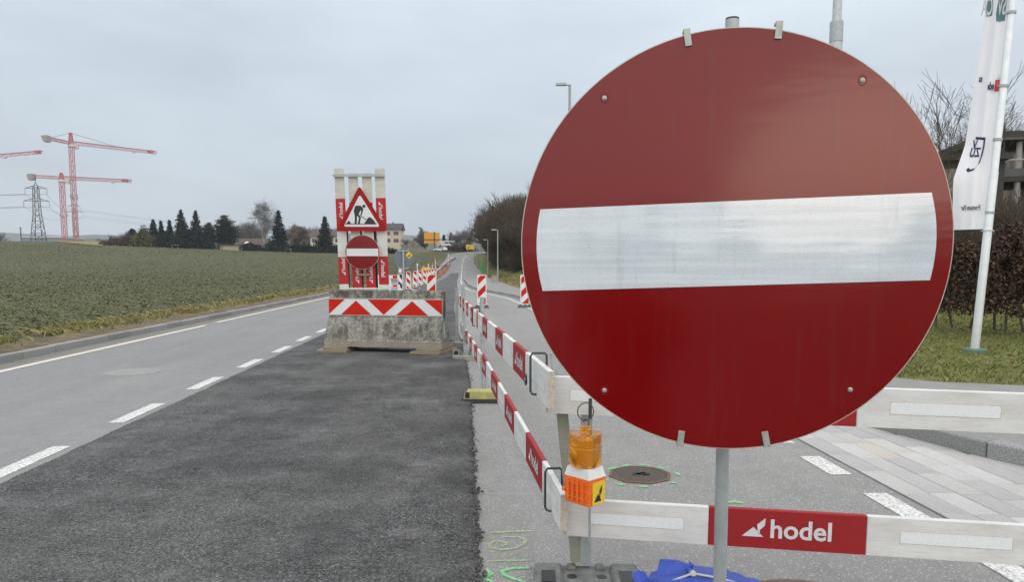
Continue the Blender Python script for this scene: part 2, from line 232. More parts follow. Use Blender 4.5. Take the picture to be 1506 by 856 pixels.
# ------------------------------------------------------------------ mesh helpers
class MB:
    def __init__(s): s.v = []; s.f = []
    def add(s, vs_, fs):
        o = len(s.v); s.v += [tuple(x) for x in vs_]; s.f += [tuple(i + o for i in f) for f in fs]; return s
    def box(s, x0, x1, y0, y1, z0, z1, b=0.0):
        if b <= 0:
            return s.add([(x0, y0, z0), (x1, y0, z0), (x1, y1, z0), (x0, y1, z0), (x0, y0, z1), (x1, y0, z1), (x1, y1, z1), (x0, y1, z1)],
                         [(3, 2, 1, 0), (4, 5, 6, 7), (0, 1, 5, 4), (1, 2, 6, 5), (2, 3, 7, 6), (3, 0, 4, 7)])
        # chamfered on the vertical and top edges
        def ring(d, z): return [(x0 + d, y0 + b - 0, z), (x0 + b, y0 + d, z), (x1 - b, y0 + d, z), (x1 - d, y0 + b, z), (x1 - d, y1 - b, z), (x1 - b, y1 - d, z), (x0 + b, y1 - d, z), (x0 + d, y1 - b, z)]
        def ring2(z): return [(x0 + b, y0 + b * 1.4, z), (x0 + b * 1.4, y0 + b, z), (x1 - b * 1.4, y0 + b, z), (x1 - b, y0 + b * 1.4, z), (x1 - b, y1 - b * 1.4, z), (x1 - b * 1.4, y1 - b, z), (x0 + b * 1.4, y1 - b, z), (x0 + b, y1 - b * 1.4, z)]
        vv = ring(0, z0) + ring(0, z1 - b) + ring2(z1); fs = []
        for k in (0, 8):
            for i in range(8): j = (i + 1) % 8; fs.append((k + i, k + j, k + 8 + j, k + 8 + i))
        fs += [tuple(range(7, -1, -1)), tuple(range(16, 24))]
        return s.add(vv, fs)
    def bar(s, a, b, wd, ht=None, up=(0, 0, 1)):
        a, b = Vector(a), Vector(b); d = (b - a).normalized(); u = Vector(up)
        if abs(d.dot(u)) > .98: u = Vector((0, 1, 0))
        x = d.cross(u).normalized(); y = x.cross(d); ht = ht or wd; x *= wd / 2; y *= ht / 2
        vv = [a - x - y, a + x - y, a + x + y, a - x + y, b - x - y, b + x - y, b + x + y, b - x + y]
        return s.add(vv, [(3, 2, 1, 0), (4, 5, 6, 7), (0, 1, 5, 4), (1, 2, 6, 5), (2, 3, 7, 6), (3, 0, 4, 7)])
    def tube(s, pts, r, n=8, closed=False, cap=True):
        pts = [Vector(p) for p in pts]; m = len(pts); rs = r if isinstance(r, (list, tuple)) else [r] * m; prev = None; vv = []; fs = []
        for i, p in enumerate(pts):
            if closed: d = pts[(i + 1) % m] - pts[i - 1]
            else: d = pts[min(i + 1, m - 1)] - pts[max(i - 1, 0)]
            d.normalize()
            if prev is None:
                u = Vector((0, 0, 1)) if abs(d.z) < .9 else Vector((1, 0, 0)); x = d.cross(u).normalized()
            else: x = (prev - d * prev.dot(d)).normalized()
            prev = x; y = d.cross(x)
            for k in range(n): a = 2 * math.pi * k / n; vv.append(p + (x * math.cos(a) + y * math.sin(a)) * rs[i])
        for i in range(m if closed else m - 1):
            j = (i + 1) % m
            for k in range(n): l = (k + 1) % n; fs.append((i * n + k, i * n + l, j * n + l, j * n + k))
        if cap and not closed: fs += [tuple(range(n - 1, -1, -1)), tuple(range((m - 1) * n, m * n))]
        return s.add(vv, fs)
    def lathe(s, prof, n=24, c=(0, 0, 0)):
        vv = []; fs = []; m = len(prof)
        for r_, z in prof:
            for k in range(n): a = 2 * math.pi * k / n; vv.append((c[0] + r_ * math.cos(a), c[1] + r_ * math.sin(a), c[2] + z))
        for i in range(m - 1):
            for k in range(n): l = (k + 1) % n; fs.append((i * n + k, i * n + l, (i + 1) * n + l, (i + 1) * n + k))
        fs += [tuple(range(n - 1, -1, -1)), tuple(range((m - 1) * n, m * n))]
        return s.add(vv, fs)
    def prism(s, pts, f0, f1):
        """outline pts (2-D) swept between two mappings f0, f1 : (a,b)->3-D"""
        n = len(pts); vv = [f0(*p) for p in pts] + [f1(*p) for p in pts]
        return s.add(vv, [tuple(range(n - 1, -1, -1)), tuple(range(n, 2 * n))] + [(i, (i + 1) % n, n + (i + 1) % n, n + i) for i in range(n)])
    def plate(s, pts, y, th=.002):          # polygon in local XZ facing -Y
        return s.prism(pts, lambda a, b: (a, y, b), lambda a, b: (a, y + th, b))
    def xf(s, M):
        s.v = [tuple(M @ Vector(p)) for p in s.v]; return s

def mesh_np(name, V, F):
    me = bpy.data.meshes.new(name); V = np.asarray(V, np.float32); F = np.asarray(F, np.int32); k = F.shape[1]
    me.vertices.add(len(V)); me.vertices.foreach_set('co', V.ravel()); me.loops.add(F.size); me.loops.foreach_set('vertex_index', F.ravel())
    me.polygons.add(len(F)); me.polygons.foreach_set('loop_start', np.arange(0, F.size, k, dtype=np.int32)); me.polygons.foreach_set('loop_total', np.full(len(F), k, np.int32))
    me.update(calc_edges=True); return me
def obj(name, g, mat, parent=None, smooth=False):
    if isinstance(g, MB):
        me = bpy.data.meshes.new(name); me.from_pydata(g.v, [], g.f); me.update()
        import bmesh
        bm = bmesh.new(); bm.from_mesh(me); bmesh.ops.recalc_face_normals(bm, faces=bm.faces); bm.to_mesh(me); bm.free()
    else: me = g
    if not me.materials: me.materials.append(MATS[mat])
    if smooth:
        me.polygons.foreach_set('use_smooth', [True] * len(me.polygons))
        if smooth != 'all':
            try: me.set_sharp_from_angle(angle=R(40))
            except Exception: pass
    o = bpy.data.objects.new(name, me); col.objects.link(o)
    if parent: o.parent = parent
    return o
def tag(o, label=None, cat=None, group=None, kind=None):
    if label: o['label'] = label
    if cat: o['category'] = cat
    if group: o['group'] = group
    if kind: o['kind'] = kind
    return o
def thing(name, label, cat, loc=(0, 0, 0), rot=(0, 0, 0), group=None):
    o = bpy.data.objects.new(name, None); col.objects.link(o); o.location = loc
    if isinstance(rot, (int, float)): rot = (0, 0, rot)
    o.rotation_euler = rot; o.empty_display_size = .2
    return tag(o, label, cat, group)
def dup(o, parent=None):
    c = o.copy(); col.objects.link(c); c.parent = parent
    for ch in list(o.children): dup(ch, c)
    return c
def place(o, loc, rz=0, s=1.0, label=None, group=None):
    o.location = loc; o.rotation_euler = (0, 0, rz); o.scale = (s, s, s) if isinstance(s, (int, float)) else s
    return tag(o, label, None, group)
def circle(r, n, c=(0, 0)): return [(c[0] + r * math.cos(2 * math.pi * k / n), c[1] + r * math.sin(2 * math.pi * k / n)) for k in range(n)]
def rrect(x0, x1, z0, z1, r, n=4):
    o = []
    for cx, cz, a0 in ((x1 - r, z0 + r, -90), (x1 - r, z1 - r, 0), (x0 + r, z1 - r, 90), (x0 + r, z0 + r, 180)):
        for k in range(n + 1): a = R(a0 + 90 * k / n); o.append((cx + r * math.cos(a), cz + r * math.sin(a)))
    return o
def clip(poly, x0, x1, z0, z1):
    for ax, v, sg in ((0, x0, 1), (0, x1, -1), (1, z0, 1), (1, z1, -1)):
        out = []
        for i, p in enumerate(poly):
            q = poly[(i + 1) % len(poly)]; a = sg * (p[ax] - v); b = sg * (q[ax] - v)
            if a >= 0: out.append(p)
            if (a > 0 > b) or (a < 0 < b):
                k = a / (a - b); out.append((p[0] + (q[0] - p[0]) * k, p[1] + (q[1] - p[1]) * k))
        poly = out
        if not poly: break
    return poly
_txt = {}
def text2d(s, bold=.012):
    """lettering outline as a 2-D mesh: verts scaled to cap height 1, faces"""
    if (s, bold) in _txt: return _txt[(s, bold)]
    cu = bpy.data.curves.new('lettering', 'FONT'); cu.body = s; cu.size = 1; cu.offset = bold; cu.resolution_u = 3; cu.fill_mode = 'FRONT'
    o = bpy.data.objects.new('lettering', cu); col.objects.link(o); dg = bpy.context.evaluated_depsgraph_get(); dg.update()
    me = bpy.data.meshes.new_from_object(o.evaluated_get(dg)); v = [(p.co.x, p.co.y) for p in me.vertices]; f = [tuple(p.vertices) for p in me.polygons]
    bpy.data.objects.remove(o); bpy.data.curves.remove(cu); bpy.data.meshes.remove(me)
    x0 = min(p[0] for p in v); h = .72; v = [((p[0] - x0) / h, p[1] / h) for p in v]
    _txt[(s, bold)] = (v, f); return v, f
def put_text(mb, s, fn, bold=.012):
    v, f = text2d(s, bold); return mb.add([fn(*p) for p in v], f)
LOGO = [[(0, 0), (.50, .50), (.95, 0)], [(.66, .64), (1.02, 1.0), (1.0, .60), (.78, .36), (.80, .06), (.70, .20)]]
def company_logo(mb, fn, h):
    """triangle-and-shovel mark followed by the word, h = cap height; fn maps (a along, b up)"""
    for pg in LOGO:
        mb.add([fn(x * h * 1.15, y * h * 1.02) for x, y in pg], [tuple(range(len(pg)))])
    put_text(mb, 'hodel', lambda a, b: fn(1.15 * h * 1.25 + a * h, b * h), .022); return mb
LOGO_W = 1.15 * 1.25 + max(p[0] for p in text2d('hodel', .022)[0])

# ------------------------------------------------------------------ the lie of the land
def smooth01(x): x = np.clip(x, 0, 1); return x * x * (3 - 2 * x)
def H(X, Y):
    X = np.asarray(X, float); Y = np.asarray(Y, float)
    s = np.clip((Y - 80) / 170, 0, 1.12); z = 5.5 * s * s
    z = z + 3.0 * smooth01((-X - 35) / 120) * smooth01((Y - 90) / 150)
    return z - 5.0 * smooth01((Y - 285) / 110)
def Hz(X, Y): return float(H(X, Y))
yk = [-60, -1, 3, 5.5, 6.7, 10, 15, 22, 27, 31, 36, 41.6, 44.6, 47, 52.7, 58.8, 79, 120, 172, 215, 235, 243]
xk = [7.5, 7.2, 5.4, 4.33, 3.94, 3.4, 3.0, 2.8, 2.6, 2.5, 2.2, 1.35, .8, .32, -.12, -.4, -.9, -1.3, -1.95, -2.2, -1.4, .1]
def XK(y): return float(np.interp(y, yk, xk))                        # road-side face of the right kerb
yl = [16, 22, 26.8, 31, 35.5, 41.6, 44.6, 47, 52.7, 58.8, 79, 120, 172, 215, 235, 243]
xl = [2.72, 2.4, 2.12, 1.98, 1.7, .84, .29, -.17, -.58, -.83, -1.25, -1.76, -2.4, -2.62, -1.85, -.3]
def XLINE(y): return float(np.interp(y, yl, xl))
def XS(y): return XK(y) + float(np.interp(y, [-2, 6.9, 7.8, 8.5, 8.95, 9.5, 14, 60, 200], [9, 6.6, 4.6, 3.4, 2.3, 1.9, 2.1, 3.0, 2.4]))
yp = [-10, 0, 5, 10, 14.4, 20, 29, 45, 58, 79, 120]; xp = [.05, .04, 0, -.06, -.2, -.45, -.74, -1.0, -1.2, -1.7, -2.2]
def XP(y): return float(np.interp(y, yp, xp))
XL_KERB = -7.68
ROWS = [-40, -20, -10, -5] + [i * .5 for i in range(0, 120)] + [60 + 2 * i for i in range(0, 92)]
def strip(name, rows, fl, fr, zo, mat, nx=2, parent=None, kind='structure'):
    mb = MB(); rows = list(rows); vv = []; fs = []
    for y in rows:
        a, b = fl(y), fr(y)
        for i in range(nx + 1): x = a + (b - a) * i / nx; vv.append((x, y, Hz(x, y) + (zo(x, y) if callable(zo) else zo)))
    for j in range(len(rows) - 1):
        for i in range(nx): k = j * (nx + 1) + i; fs.append((k, k + 1, k + nx + 2, k + nx + 1))
    o = obj(name, mb.add(vv, fs), mat, parent)
    if kind and not parent: o['kind'] = kind
    return o
# terrain sheet
gx = np.array(sorted(set([-4000, -2500, -1500, -1000, -700] + list(range(-520, -60, 12)) + list(range(-60, -8, 4)) + [-8.3, -7.9, -7.78] + list(range(-4, 24, 6)) + list(range(30, 520, 24)) + [700, 1000, 1500, 2500, 4000])), float)
gy = np.array(sorted(set([-3000, -1500, -700, -300, -150, -80] + list(range(-40, 340, 4)) + list(range(340, 700, 15)) + [800, 1000, 1500, 2500, 4500, 8000])), float)
GX, GY = np.meshgrid(gx, gy); GZ = H(GX, GY) + np.where(GX < -7.85, .10, -.08) + np.where(GX < -9, .05, 0)
ny, nx = GX.shape; idx = np.arange(ny * nx).reshape(ny, nx)
me = mesh_np('field', np.stack([GX, GY, GZ], -1).reshape(-1, 3), np.stack([idx[:-1, :-1], idx[:-1, 1:], idx[1:, 1:], idx[1:, :-1]], -1).reshape(-1, 4))
tag(obj('ground', me, 'field', smooth='all'), kind='structure')
near = [y for y in ROWS if y <= 244]
strip('verge', [y for y in ROWS if y <= 200], lambda y: -9.35 - .5 * math.sin(y * .7) - .3 * math.sin(y * 1.9), lambda y: -7.80, lambda x, y: .115 + .03 * min(1, (-7.8 - x) * 2) + .025 * min(1, (-7.8 - x) * 3) * (math.sin(y * 3.1 + x * 2) * math.sin(x * 5)), 'verge_soil', 6)
# the road: left lane, older right side, far bend
road = strip('road', near, lambda y: XL_KERB - .02, lambda y: -3.3, 0, 'asphalt_left', 2)
old = strip('road_old_surface', near, lambda y: -3.3, lambda y: XK(y) + .03, -.002, 'asphalt_old', 3)
bend = [((-7.68, 243.5), (.1, 243.0)), ((-7.2, 247), (1.2, 246)), ((-5, 253), (4, 250)), ((-1, 259), (9, 253)), ((6, 264), (16, 255.5)), ((16, 268), (26, 257)), ((40, 272), (46, 258))]
mb = MB(); vv = []
for a, b in bend:
    for k in range(4): x = a[0] + (b[0] - a[0]) * k / 3; y = a[1] + (b[1] - a[1]) * k / 3; vv.append((x, y, Hz(x, y) + .02))
mb.add(vv, [(4 * j + i, 4 * j + i + 1, 4 * j + i + 5, 4 * j + i + 4) for j in range(len(bend) - 1) for i in range(3)])
tag(obj('road_bend', mb, 'asphalt_left'), kind='structure')
# new asphalt lane with ragged edges standing a little proud
mb = MB(); vv = []; fs = []; ys = [-60, -30, -15, -8]; y = -3.0
while y < 120:
    ys.append(y); y += .022 if y < 9 else (.05 if y < 16 else (.15 if y < 30 else 1.0))
jag = lambda y, a, s: a * (math.sin(y * 7.3 + s) * .4 + math.sin(y * 2.1 + 2 * s) * .5) + random.uniform(-1, 1) * a * .9
tw = 0
for y in ys:
    k = 1 if y < 16 else .5; tw = .6 * tw + random.uniform(-.02, .02) * k
    l0 = -3.43 + jag(y, .012, 1) * k - (.16 if 22 < y < 60 else 0); r0 = XP(y) + (jag(y, .011, 3) + tw * .8) * k + (6.0 * float(smooth01((1.2 - y) / 1.2))); z = Hz(0, y); hh = .03 if y > 1 else .03  # unseen widening behind the camera, added to darken what the disc mirrors
    row = [(l0 - .015, y, z - .004), (l0, y, z + hh * .7), (l0 + .05, y, z + hh)] + [(l0 + .05 + (r0 - .1 - l0) * q, y, z + hh + .006 * math.sin(q * 9 + y * .8)) for q in (.25, .5, .75)] + [(r0 - .05, y, z + hh), (r0, y, z + hh * .65), (r0 + .012, y, z - .006)]
    vv += row
for j in range(len(ys) - 1):
    for i in range(8): k = j * 9 + i; fs.append((k, k + 1, k + 10, k + 9))
tag(obj('new_asphalt_lane', mb.add(vv, fs), 'asphalt_new'), kind='structure')
# markings
dashm = MB().box(-.075, .075, -.52, .52, 0, .004); dash0 = None
for k in range(-1, 20):
    y = 6.1 + 2.03 * k
    if dash0 is None: dash0 = obj('lane_dash', dashm, 'road_paint', road); o = dash0
    else: o = dash0.copy(); col.objects.link(o)
    o.location = (-3.63 - (.05 if k > 4 else 0), y, Hz(0, y) + .002); o.rotation_euler.z = .006
strip('edge_line', [i * 1.0 for i in range(2, 21)], lambda y: -7.17, lambda y: -7.03, .006, 'road_paint_yellowish', 1, road)
strip('edge_line', [i * 1.0 for i in range(21, 60)], lambda y: -7.22, lambda y: -7.08, .006, 'road_paint_yellowish', 1, road)
strip('gutter', [i * 1.0 for i in range(0, 60)], lambda y: -7.675, lambda y: -7.33 + .05 * math.sin(y * 2.3), .003, 'gutter_dirt', 1)
rd0 = None
for k in range(0, 9):
    y = 3.65 + 1.01 * k
    if rd0 is None: rd0 = obj('lane_dash', MB().box(-.085, .085, -.27, .27, 0, .004), 'road_paint', old); o = rd0
    else: o = rd0.copy(); col.objects.link(o)
    o.location = (2.81, y, .0005)
strip('edge_line', [16 + i * .5 for i in range(0, 100)] + [66 + 2 * i for i in range(0, 89)], lambda y: XLINE(y) - .06, lambda y: XLINE(y) + .06, .004, 'road_paint', 1, old)
strip('edge_line', [44 + i for i in range(0, 32)], lambda y: -4.0 - (y - 44) * .02, lambda y: -3.8 - (y - 44) * .02, .006, 'road_paint', 1, road)
for k in range(12):
    y = 120 + 9 * k; strip('lane_dash', [y, y + 1.5, y + 3], lambda y: -6.25, lambda y: -6.0, .008, 'road_paint', 1, road)
# left kerb, one granite stone per metre, then a plain run
kerb = tag(bpy.data.objects.new('kerb', None), kind='structure'); col.objects.link(kerb); kerb.location = (XL_KERB, 2, 0)
stone = None
for k in range(56):
    if stone is None: stone = obj('kerb_stone', MB().box(-.16, 0, 0, .992, -.1, .128, .012), 'granite', kerb); o = stone
    else: o = stone.copy(); col.objects.link(o)
    o.location = (random.uniform(-.006, .006), k * 1.0, random.uniform(-.005, .005))
mb = MB()
for k in range(40): y = 58 + 3 * k; z = Hz(XL_KERB, y); mb.box(XL_KERB - .16, XL_KERB, y, y + 2.99, z - .2, z + .12)
tag(obj('kerb_run', mb, 'granite'), kind='structure')
# right kerb of granite stones following the curve, pavement behind
kerb2 = tag(bpy.data.objects.new('kerb', None), kind='structure'); col.objects.link(kerb2)
y = 1.0
while y < 62:
    st = 1.2 if y < 20 else 1.5
    a = Vector((XK(y), y, 0)); b = Vector((XK(y + st), y + st, 0)); d = b - a; ln = d.length - .012; ang = math.atan2(d.y, d.x)
    o = obj('kerb_stone', MB().box(0, ln, -.17, 0, -.1, .145, .012), 'granite', kerb2); o.location = (a.x, a.y, random.uniform(-.004, .004)); o.rotation_euler.z = ang; y += st
strip('kerb_run_right', [62 + 2 * i for i in range(0, 91)], lambda y: XK(y), lambda y: XK(y) + .17, .13, 'granite', 1)
strip('pavement', [y for y in near if y >= -1], lambda y: XK(y) + .14, lambda y: XS(y), .128, 'asphalt_walk', 2)
# stone setts between the dashed line and the kerb
pav = strip('paved_strip', [1 + .5 * i for i in range(30)], lambda y: 2.985, lambda y: XK(y) + .05, .004, 'joint_sand', 1)
pm = None
for r_ in range(13):
    x = 2.99 + r_ * .196; y = 1.6 + random.random() * .4
    while y < 15:
        ln = random.choice((.40, .46, .52, .58))
        if x < XK(y + ln * .4) - .03:
            o = obj('paver', MB().box(0, .190, 0, ln - .006, -.03, .009, .003), 'paver_stone', pav); o.location = (x, y, random.uniform(-.0015, .0015))
        y += ln
# lawn beyond the pavement
def lz(x, y): d = x - XS(y); return .12 + .35 * float(smooth01((d - 2) / 10)) + (.9 * float(smooth01((d - 1.2) / 4)) * float(smooth01((y - 40) / 15)) * float(smooth01((250 - y) / 40)))
strip('lawn', [y for y in near if y >= -1 and y <= 14] + [y for y in near if 14 < y <= 240][::2], lambda y: XS(y), lambda y: XS(y) + 45, lz, 'lawn', 24)
# dry stubble strip behind the crest on the far left
mb = MB(); pts = [at(70, 360.5, 262), at(150, 362, 262), at(152, 369, 238), at(135, 369, 240)]
mb.add([(p.x, p.y, Hz(p.x, p.y) + .35) for p in pts], [(0, 1, 2, 3)]); tag(obj('stubble_field', mb, 'dry_grass_field'), kind='structure')
# covers in the road
def ground_disc(r0, r1, n, z0, z1): return MB().lathe([(r0, z0), (r0, z1), (r1, z1 + .001), (r1, z0 + .0005)], n)
c = P(195, 547); t_ = thing('manhole_cover', 'pale round concrete manhole cover in the lane beside the field', 'manhole cover', (c.x, c.y, .001))
obj('frame', MB().lathe([(.43, -.02), (.43, .004), (.415, .004), (.415, -.02)], 40), 'concrete', t_); obj('lid', MB().lathe([(.403, -.02), (.403, .003), (.05, .006)], 40), 'concrete_cover', t_)
c = P(941, 699); t_ = thing('manhole_cover', 'rusty octagonal manhole cover ringed with green spray dashes', 'manhole cover', (c.x, c.y, .001), R(6))
obj('frame', MB().lathe([(.245, -.03), (.245, .006), (.222, .007), (.222, -.03)], 8), 'iron_frame', t_); obj('lid', MB().lathe([(.218, -.03), (.218, .004), (.02, .006)], 8), 'iron_cover', t_)
mb = MB()
for k in range(9): a = random.uniform(0, 6.28); rr = random.uniform(.01, .05); mb.box(rr * math.cos(a) - .012, rr * math.cos(a) + .03, rr * math.sin(a) - .012, rr * math.sin(a) + .012, .005, .012)
obj('lifting_slot', mb, 'mark_black', t_)
c = P(1150, 858); t_ = thing('manhole_cover', 'rusty round manhole cover beneath the barrier board with the company name', 'manhole cover', (c.x, c.y - .33, .001))
obj('frame', MB().lathe([(.36, -.03), (.36, .006), (.32, .007), (.32, -.03)], 36), 'iron_frame', t_); obj('lid', MB().lathe([(.315, -.03), (.315, .004), (.02, .006)], 36), 'iron_cover', t_)
# spray marks on the old surface
def stroke(pts, wd, mat='spray_green'):
    mb = MB(); q = [P(*p) for p in pts]; vv = []
    for i, p in enumerate(q):
        d = (q[min(i + 1, len(q) - 1)] - q[max(i - 1, 0)]).normalized(); n = Vector((-d.y, d.x, 0)) * wd / 2 * random.uniform(.7, 1.2) * (.45 if i in (0, len(q) - 1) else 1); vv += [p + n + UPZ * .004, p - n + UPZ * .004]
    mb.add(vv, [(2 * i, 2 * i + 1, 2 * i + 3, 2 * i + 2) for i in range(len(q) - 1)]); return obj('spray_mark', mb, mat, old)
for a in ((893, 692, 908, 688), (915, 686, 928, 685), (938, 684, 952, 685), (966, 688, 980, 691), (993, 696, 1000, 700), (984, 711, 996, 711), (938, 716, 953, 717), (906, 713, 921, 714), (886, 704, 893, 708)):
    stroke([(a[0], a[1]), ((a[0] + a[2]) / 2, (a[1] + a[3]) / 2), (a[2], a[3])], .045)
stroke([(719, 785), (735, 784), (752, 783), (769, 783), (787, 782)], .03, 'spray_pale')
stroke([(735, 805), (745, 803), (742, 798), (728, 797), (720, 801), (722, 807), (738, 810), (757, 808), (771, 801), (773, 795), (762, 791), (740, 791)], .026, 'spray_pale')
stroke([(718, 827), (735, 826), (758, 826), (781, 825)], .028, 'spray_pale')
stroke([(778, 837), (755, 837), (738, 841), (742, 847), (756, 853), (772, 858)], .03); stroke([(716, 838), (722, 846), (712, 852), (725, 858)], .034); stroke([(1068, 740), (1080, 739), (1092, 741)], .06)

# ------------------------------------------------------------------ near no-entry sign
SP = at(1072.5, 358.4, 1.599); SR = Euler((R(1.4), R(-1.86), R(-10.73)), 'XYZ')
SM = Matrix.Translation(SP) @ (Matrix.Rotation(R(-10.73), 4, 'Z') @ Matrix.Rotation(R(.4), 4, 'X') @ Matrix.Rotation(R(-1.86), 4, 'Y')); SMi = SM.inverted()
def on_disc(px, py):
    o = SMi @ EYE; d = (SMi.to_3x3() @ ray(px, py)); k = -o.y / d.y; p = o + d * k; return p.x, p.z
ptop = at(1077, 29, 1.665); pbot = at(1058.5, 858, 1.665); pd = (pbot - ptop); foot = ptop + pd * (-ptop.z / pd.z)
sign = thing('no_entry_sign', 'big red no entry disc with white bar on a galvanised tube', 'road sign', (foot.x, foot.y, 0))
TI = Matrix.Translation(-foot); LM = TI @ SM
RD = .45
obj('disc', MB().prism(circle(RD, 128), lambda a, b: (a, 0, b), lambda a, b: (a, .004, b)).xf(LM), 'sign_edge', sign)
obj('red_face', MB().plate(circle(RD - .0022, 128), -.0012, .001).xf(LM), 'sign_red', sign)
bl, bh, bs = .4045, .0902, .011; pts = []
for sx in (1, -1):
    for k in range(9): zz = -bh + 2 * bh * k / 8; pts.append((sx * (bl + bs * (1 - (zz / bh) ** 2)), zz * sx))
obj('white_bar', MB().plate(pts, -.0022, .0008).xf(LM), 'sign_white', sign)
for px, py in ((889, 144), (1268, 118), (889, 574), (1250, 573)):
    a, b = on_disc(px, py); m = MB().lathe([(.0052, 0), (.0052, .0012), (.0036, .0016), (.0034, .003), (.0015, .0034)], 14).xf(Matrix.Rotation(R(90), 4, 'X')).xf(Matrix.Translation((a, -.0016, b)))
    o = obj('bolt', m.xf(LM), 'clip_metal', sign, True); ring = MB().tube([(a + .0082 * math.cos(k / 20 * 6.283), -.0016, b + .0098 * math.sin(k / 20 * 6.283)) for k in range(20)], .0008, 5, True); obj('washer', ring.xf(LM), 'sheet_red', o)
for px, py, tilt in ((1011, 55, -6), (1145, 44, 6), (1001, 645, 8), (1126, 646, -10)):
    a, b = on_disc(px, py); up = 1 if b > 0 else -1
    m = MB().box(-.007, .007, -.006, -.0035, -.018, .018, .0008); m.box(-.007, .007, -.0035, .02, .0155 * up - .0025, .0155 * up + .0025)
    obj('clip', m.xf(LM @ Matrix.Translation((a, 0, b)) @ Matrix.Rotation(R(tilt), 4, 'Y')), 'clip_metal', sign)
obj('pole', MB().tube([Vector((0, 0, .02)), ptop - foot], .0148, 20), 'galvanised', sign, True); obj('pole_cap', MB().tube([ptop - foot, ptop - foot + Vector((0, 0, .004))], .0145, 20), 'dark_steel', sign)
for zz in (-.2, .2): obj('mounting_rail', MB().box(-.22, .22, .0055, .022, zz - .012, zz + .012).xf(LM), 'galvanised', sign)
mb = MB().bar((-.45, 0, .02), (.45, 0, .02), .05, .04); mb.bar((0, -.45, .02), (0, -.03, .02), .05, .04); mb.bar((0, .03, .02), (0, .45, .02), .05, .04); obj('foot', mb, 'galvanised', sign)

# ------------------------------------------------------------------ barrier boards
def board(label, a, b, hgt, segs, th=.03, end_near=True, logos=True, face=-1, strips=True, cat='barrier board', worn='timber_white'):
    """a,b = top edge ends (world). segs = list of (length, 'w'/'r'). local: x along, z down to -hgt, face at -y (face=-1)"""
    a, b = Vector(a), Vector(b); d = (b - a); ln = d.length; x = d.normalized(); y = Vector((-x.y, x.x, 0)).normalized(); z = x.cross(y)
    M = Matrix((x, y, z)).transposed().to_4x4(); t = thing('barrier_board', label, cat, a - z * hgt, M.to_euler(), 'red and white barrier boards')
    pos = 0; i = 0; g = .0006
    while pos < ln - .02:
        l_, c_ = segs[i % len(segs)]; l_ = min(l_, ln - pos)
        m = MB().box(pos + g, pos + l_ - g, -th / 2, th / 2, 0, hgt, .004)
        s = obj('white_section' if c_ == 'w' else 'red_section', m, worn if c_ == 'w' else 'timber_red', t)
        yy = (th / 2 + .0012) * face
        fn0 = lambda p, q, pos=pos: (pos + p, yy, q)
        if c_ == 'w' and strips and l_ > .3:
            i0 = (.15 if l_ > 1 else .12) if pos > 0 else .115; obj('reflective_strip', MB().box(pos + i0, pos + min(l_ - .12, i0 + .48), min(yy, 0), max(yy, 0), hgt * .36, hgt * .66), 'reflective_strip', s)
            obj('strip_edge', MB().box(pos + i0 - .003, pos + min(l_ - .12, i0 + .48) + .003, min(yy * .985, 0), max(yy * .985, 0), hgt * .36 - .003, hgt * .66 + .003), 'end_grain', s)
        if c_ == 'r' and logos and l_ > .5:
            h_ = hgt * .485; x0 = (l_ - LOGO_W * h_) / 2
            if face < 0: fn = lambda p, q, pos=pos, x0=x0: (pos + x0 + p, yy - .0008, hgt * .30 + q)
            else: fn = lambda p, q, pos=pos, x0=x0, l_=l_: (pos + l_ - x0 - p, yy + .0008, hgt * .30 + q)
            obj('lettering', company_logo(MB(), fn, h_), 'logo_white', s)
        pos += l_; i += 1
    if end_near: obj('end_cap', MB().box(-.006, -.0005, -th / 2 - .002, th / 2 + .002, .002, hgt - .002), 'end_grain', t)
    return t
def bracket(t, x, hgt, th, label=None):
    """steel loop round a board, hooked over it"""
    r_ = .0065; y0 = th / 2 + .03; y1 = -th / 2 - .03
    pts = [(x - .03, th / 2 + .002, .008), (x - .012, y0 - .008, .008), (x, y0, .02), (x, y0, hgt + .025), (x, y0 - .012, hgt + .042), (x, y1 + .012, hgt + .042), (x, y1, hgt + .03), (x, y1, .1)]
    obj('bracket', MB().tube(pts, r_, 8), 'dark_steel', t, True)
HB = .19
ur = board('upper red and white barrier board crossing behind the big no entry disc', at(806, 552.5, 3.70), at(1640, 583, 3.33), HB, [(.715, 'w'), (.765, 'r'), (1.3, 'w'), (.7, 'r')])
lr = board('lower red and white barrier board with company name across the road', at(833, 732.5, 3.62), at(1640, 779, 3.24), HB, [(.695, 'w'), (.725, 'r'), (1.3, 'w'), (.7, 'r')])
ul = board('upper red and white barrier board running back beside the new asphalt', at(811, 546, 3.61), at(701, 457, 9.0), HB, [(.86, 'w'), (.64, 'r'), (.70, 'w'), (.62, 'r')], face=1)
ll = board('lower red and white barrier board running back beside the new asphalt', at(829.5, 727, 3.55), at(708, 517, 9.0), HB, [(.60, 'w'), (.70, 'r'), (.66, 'w'), (.70, 'r')], face=1)
uf = board('upper barrier board of the far fence panel beyond the yellow post foot', at(702, 459, 8.75), at(674.5, 432.5, 14.6), HB, [(.6, 'w'), (.65, 'r')], face=1, end_near=True)
lf = board('lower barrier board of the far fence panel beyond the yellow post foot', at(708, 520, 8.7), at(678.5, 474.5, 14.6), HB, [(.6, 'w'), (.65, 'r')], face=1)
bracket(ul, .42, HB, .03); bracket(ll, .30, HB, .03); bracket(uf, .25, HB, .03)
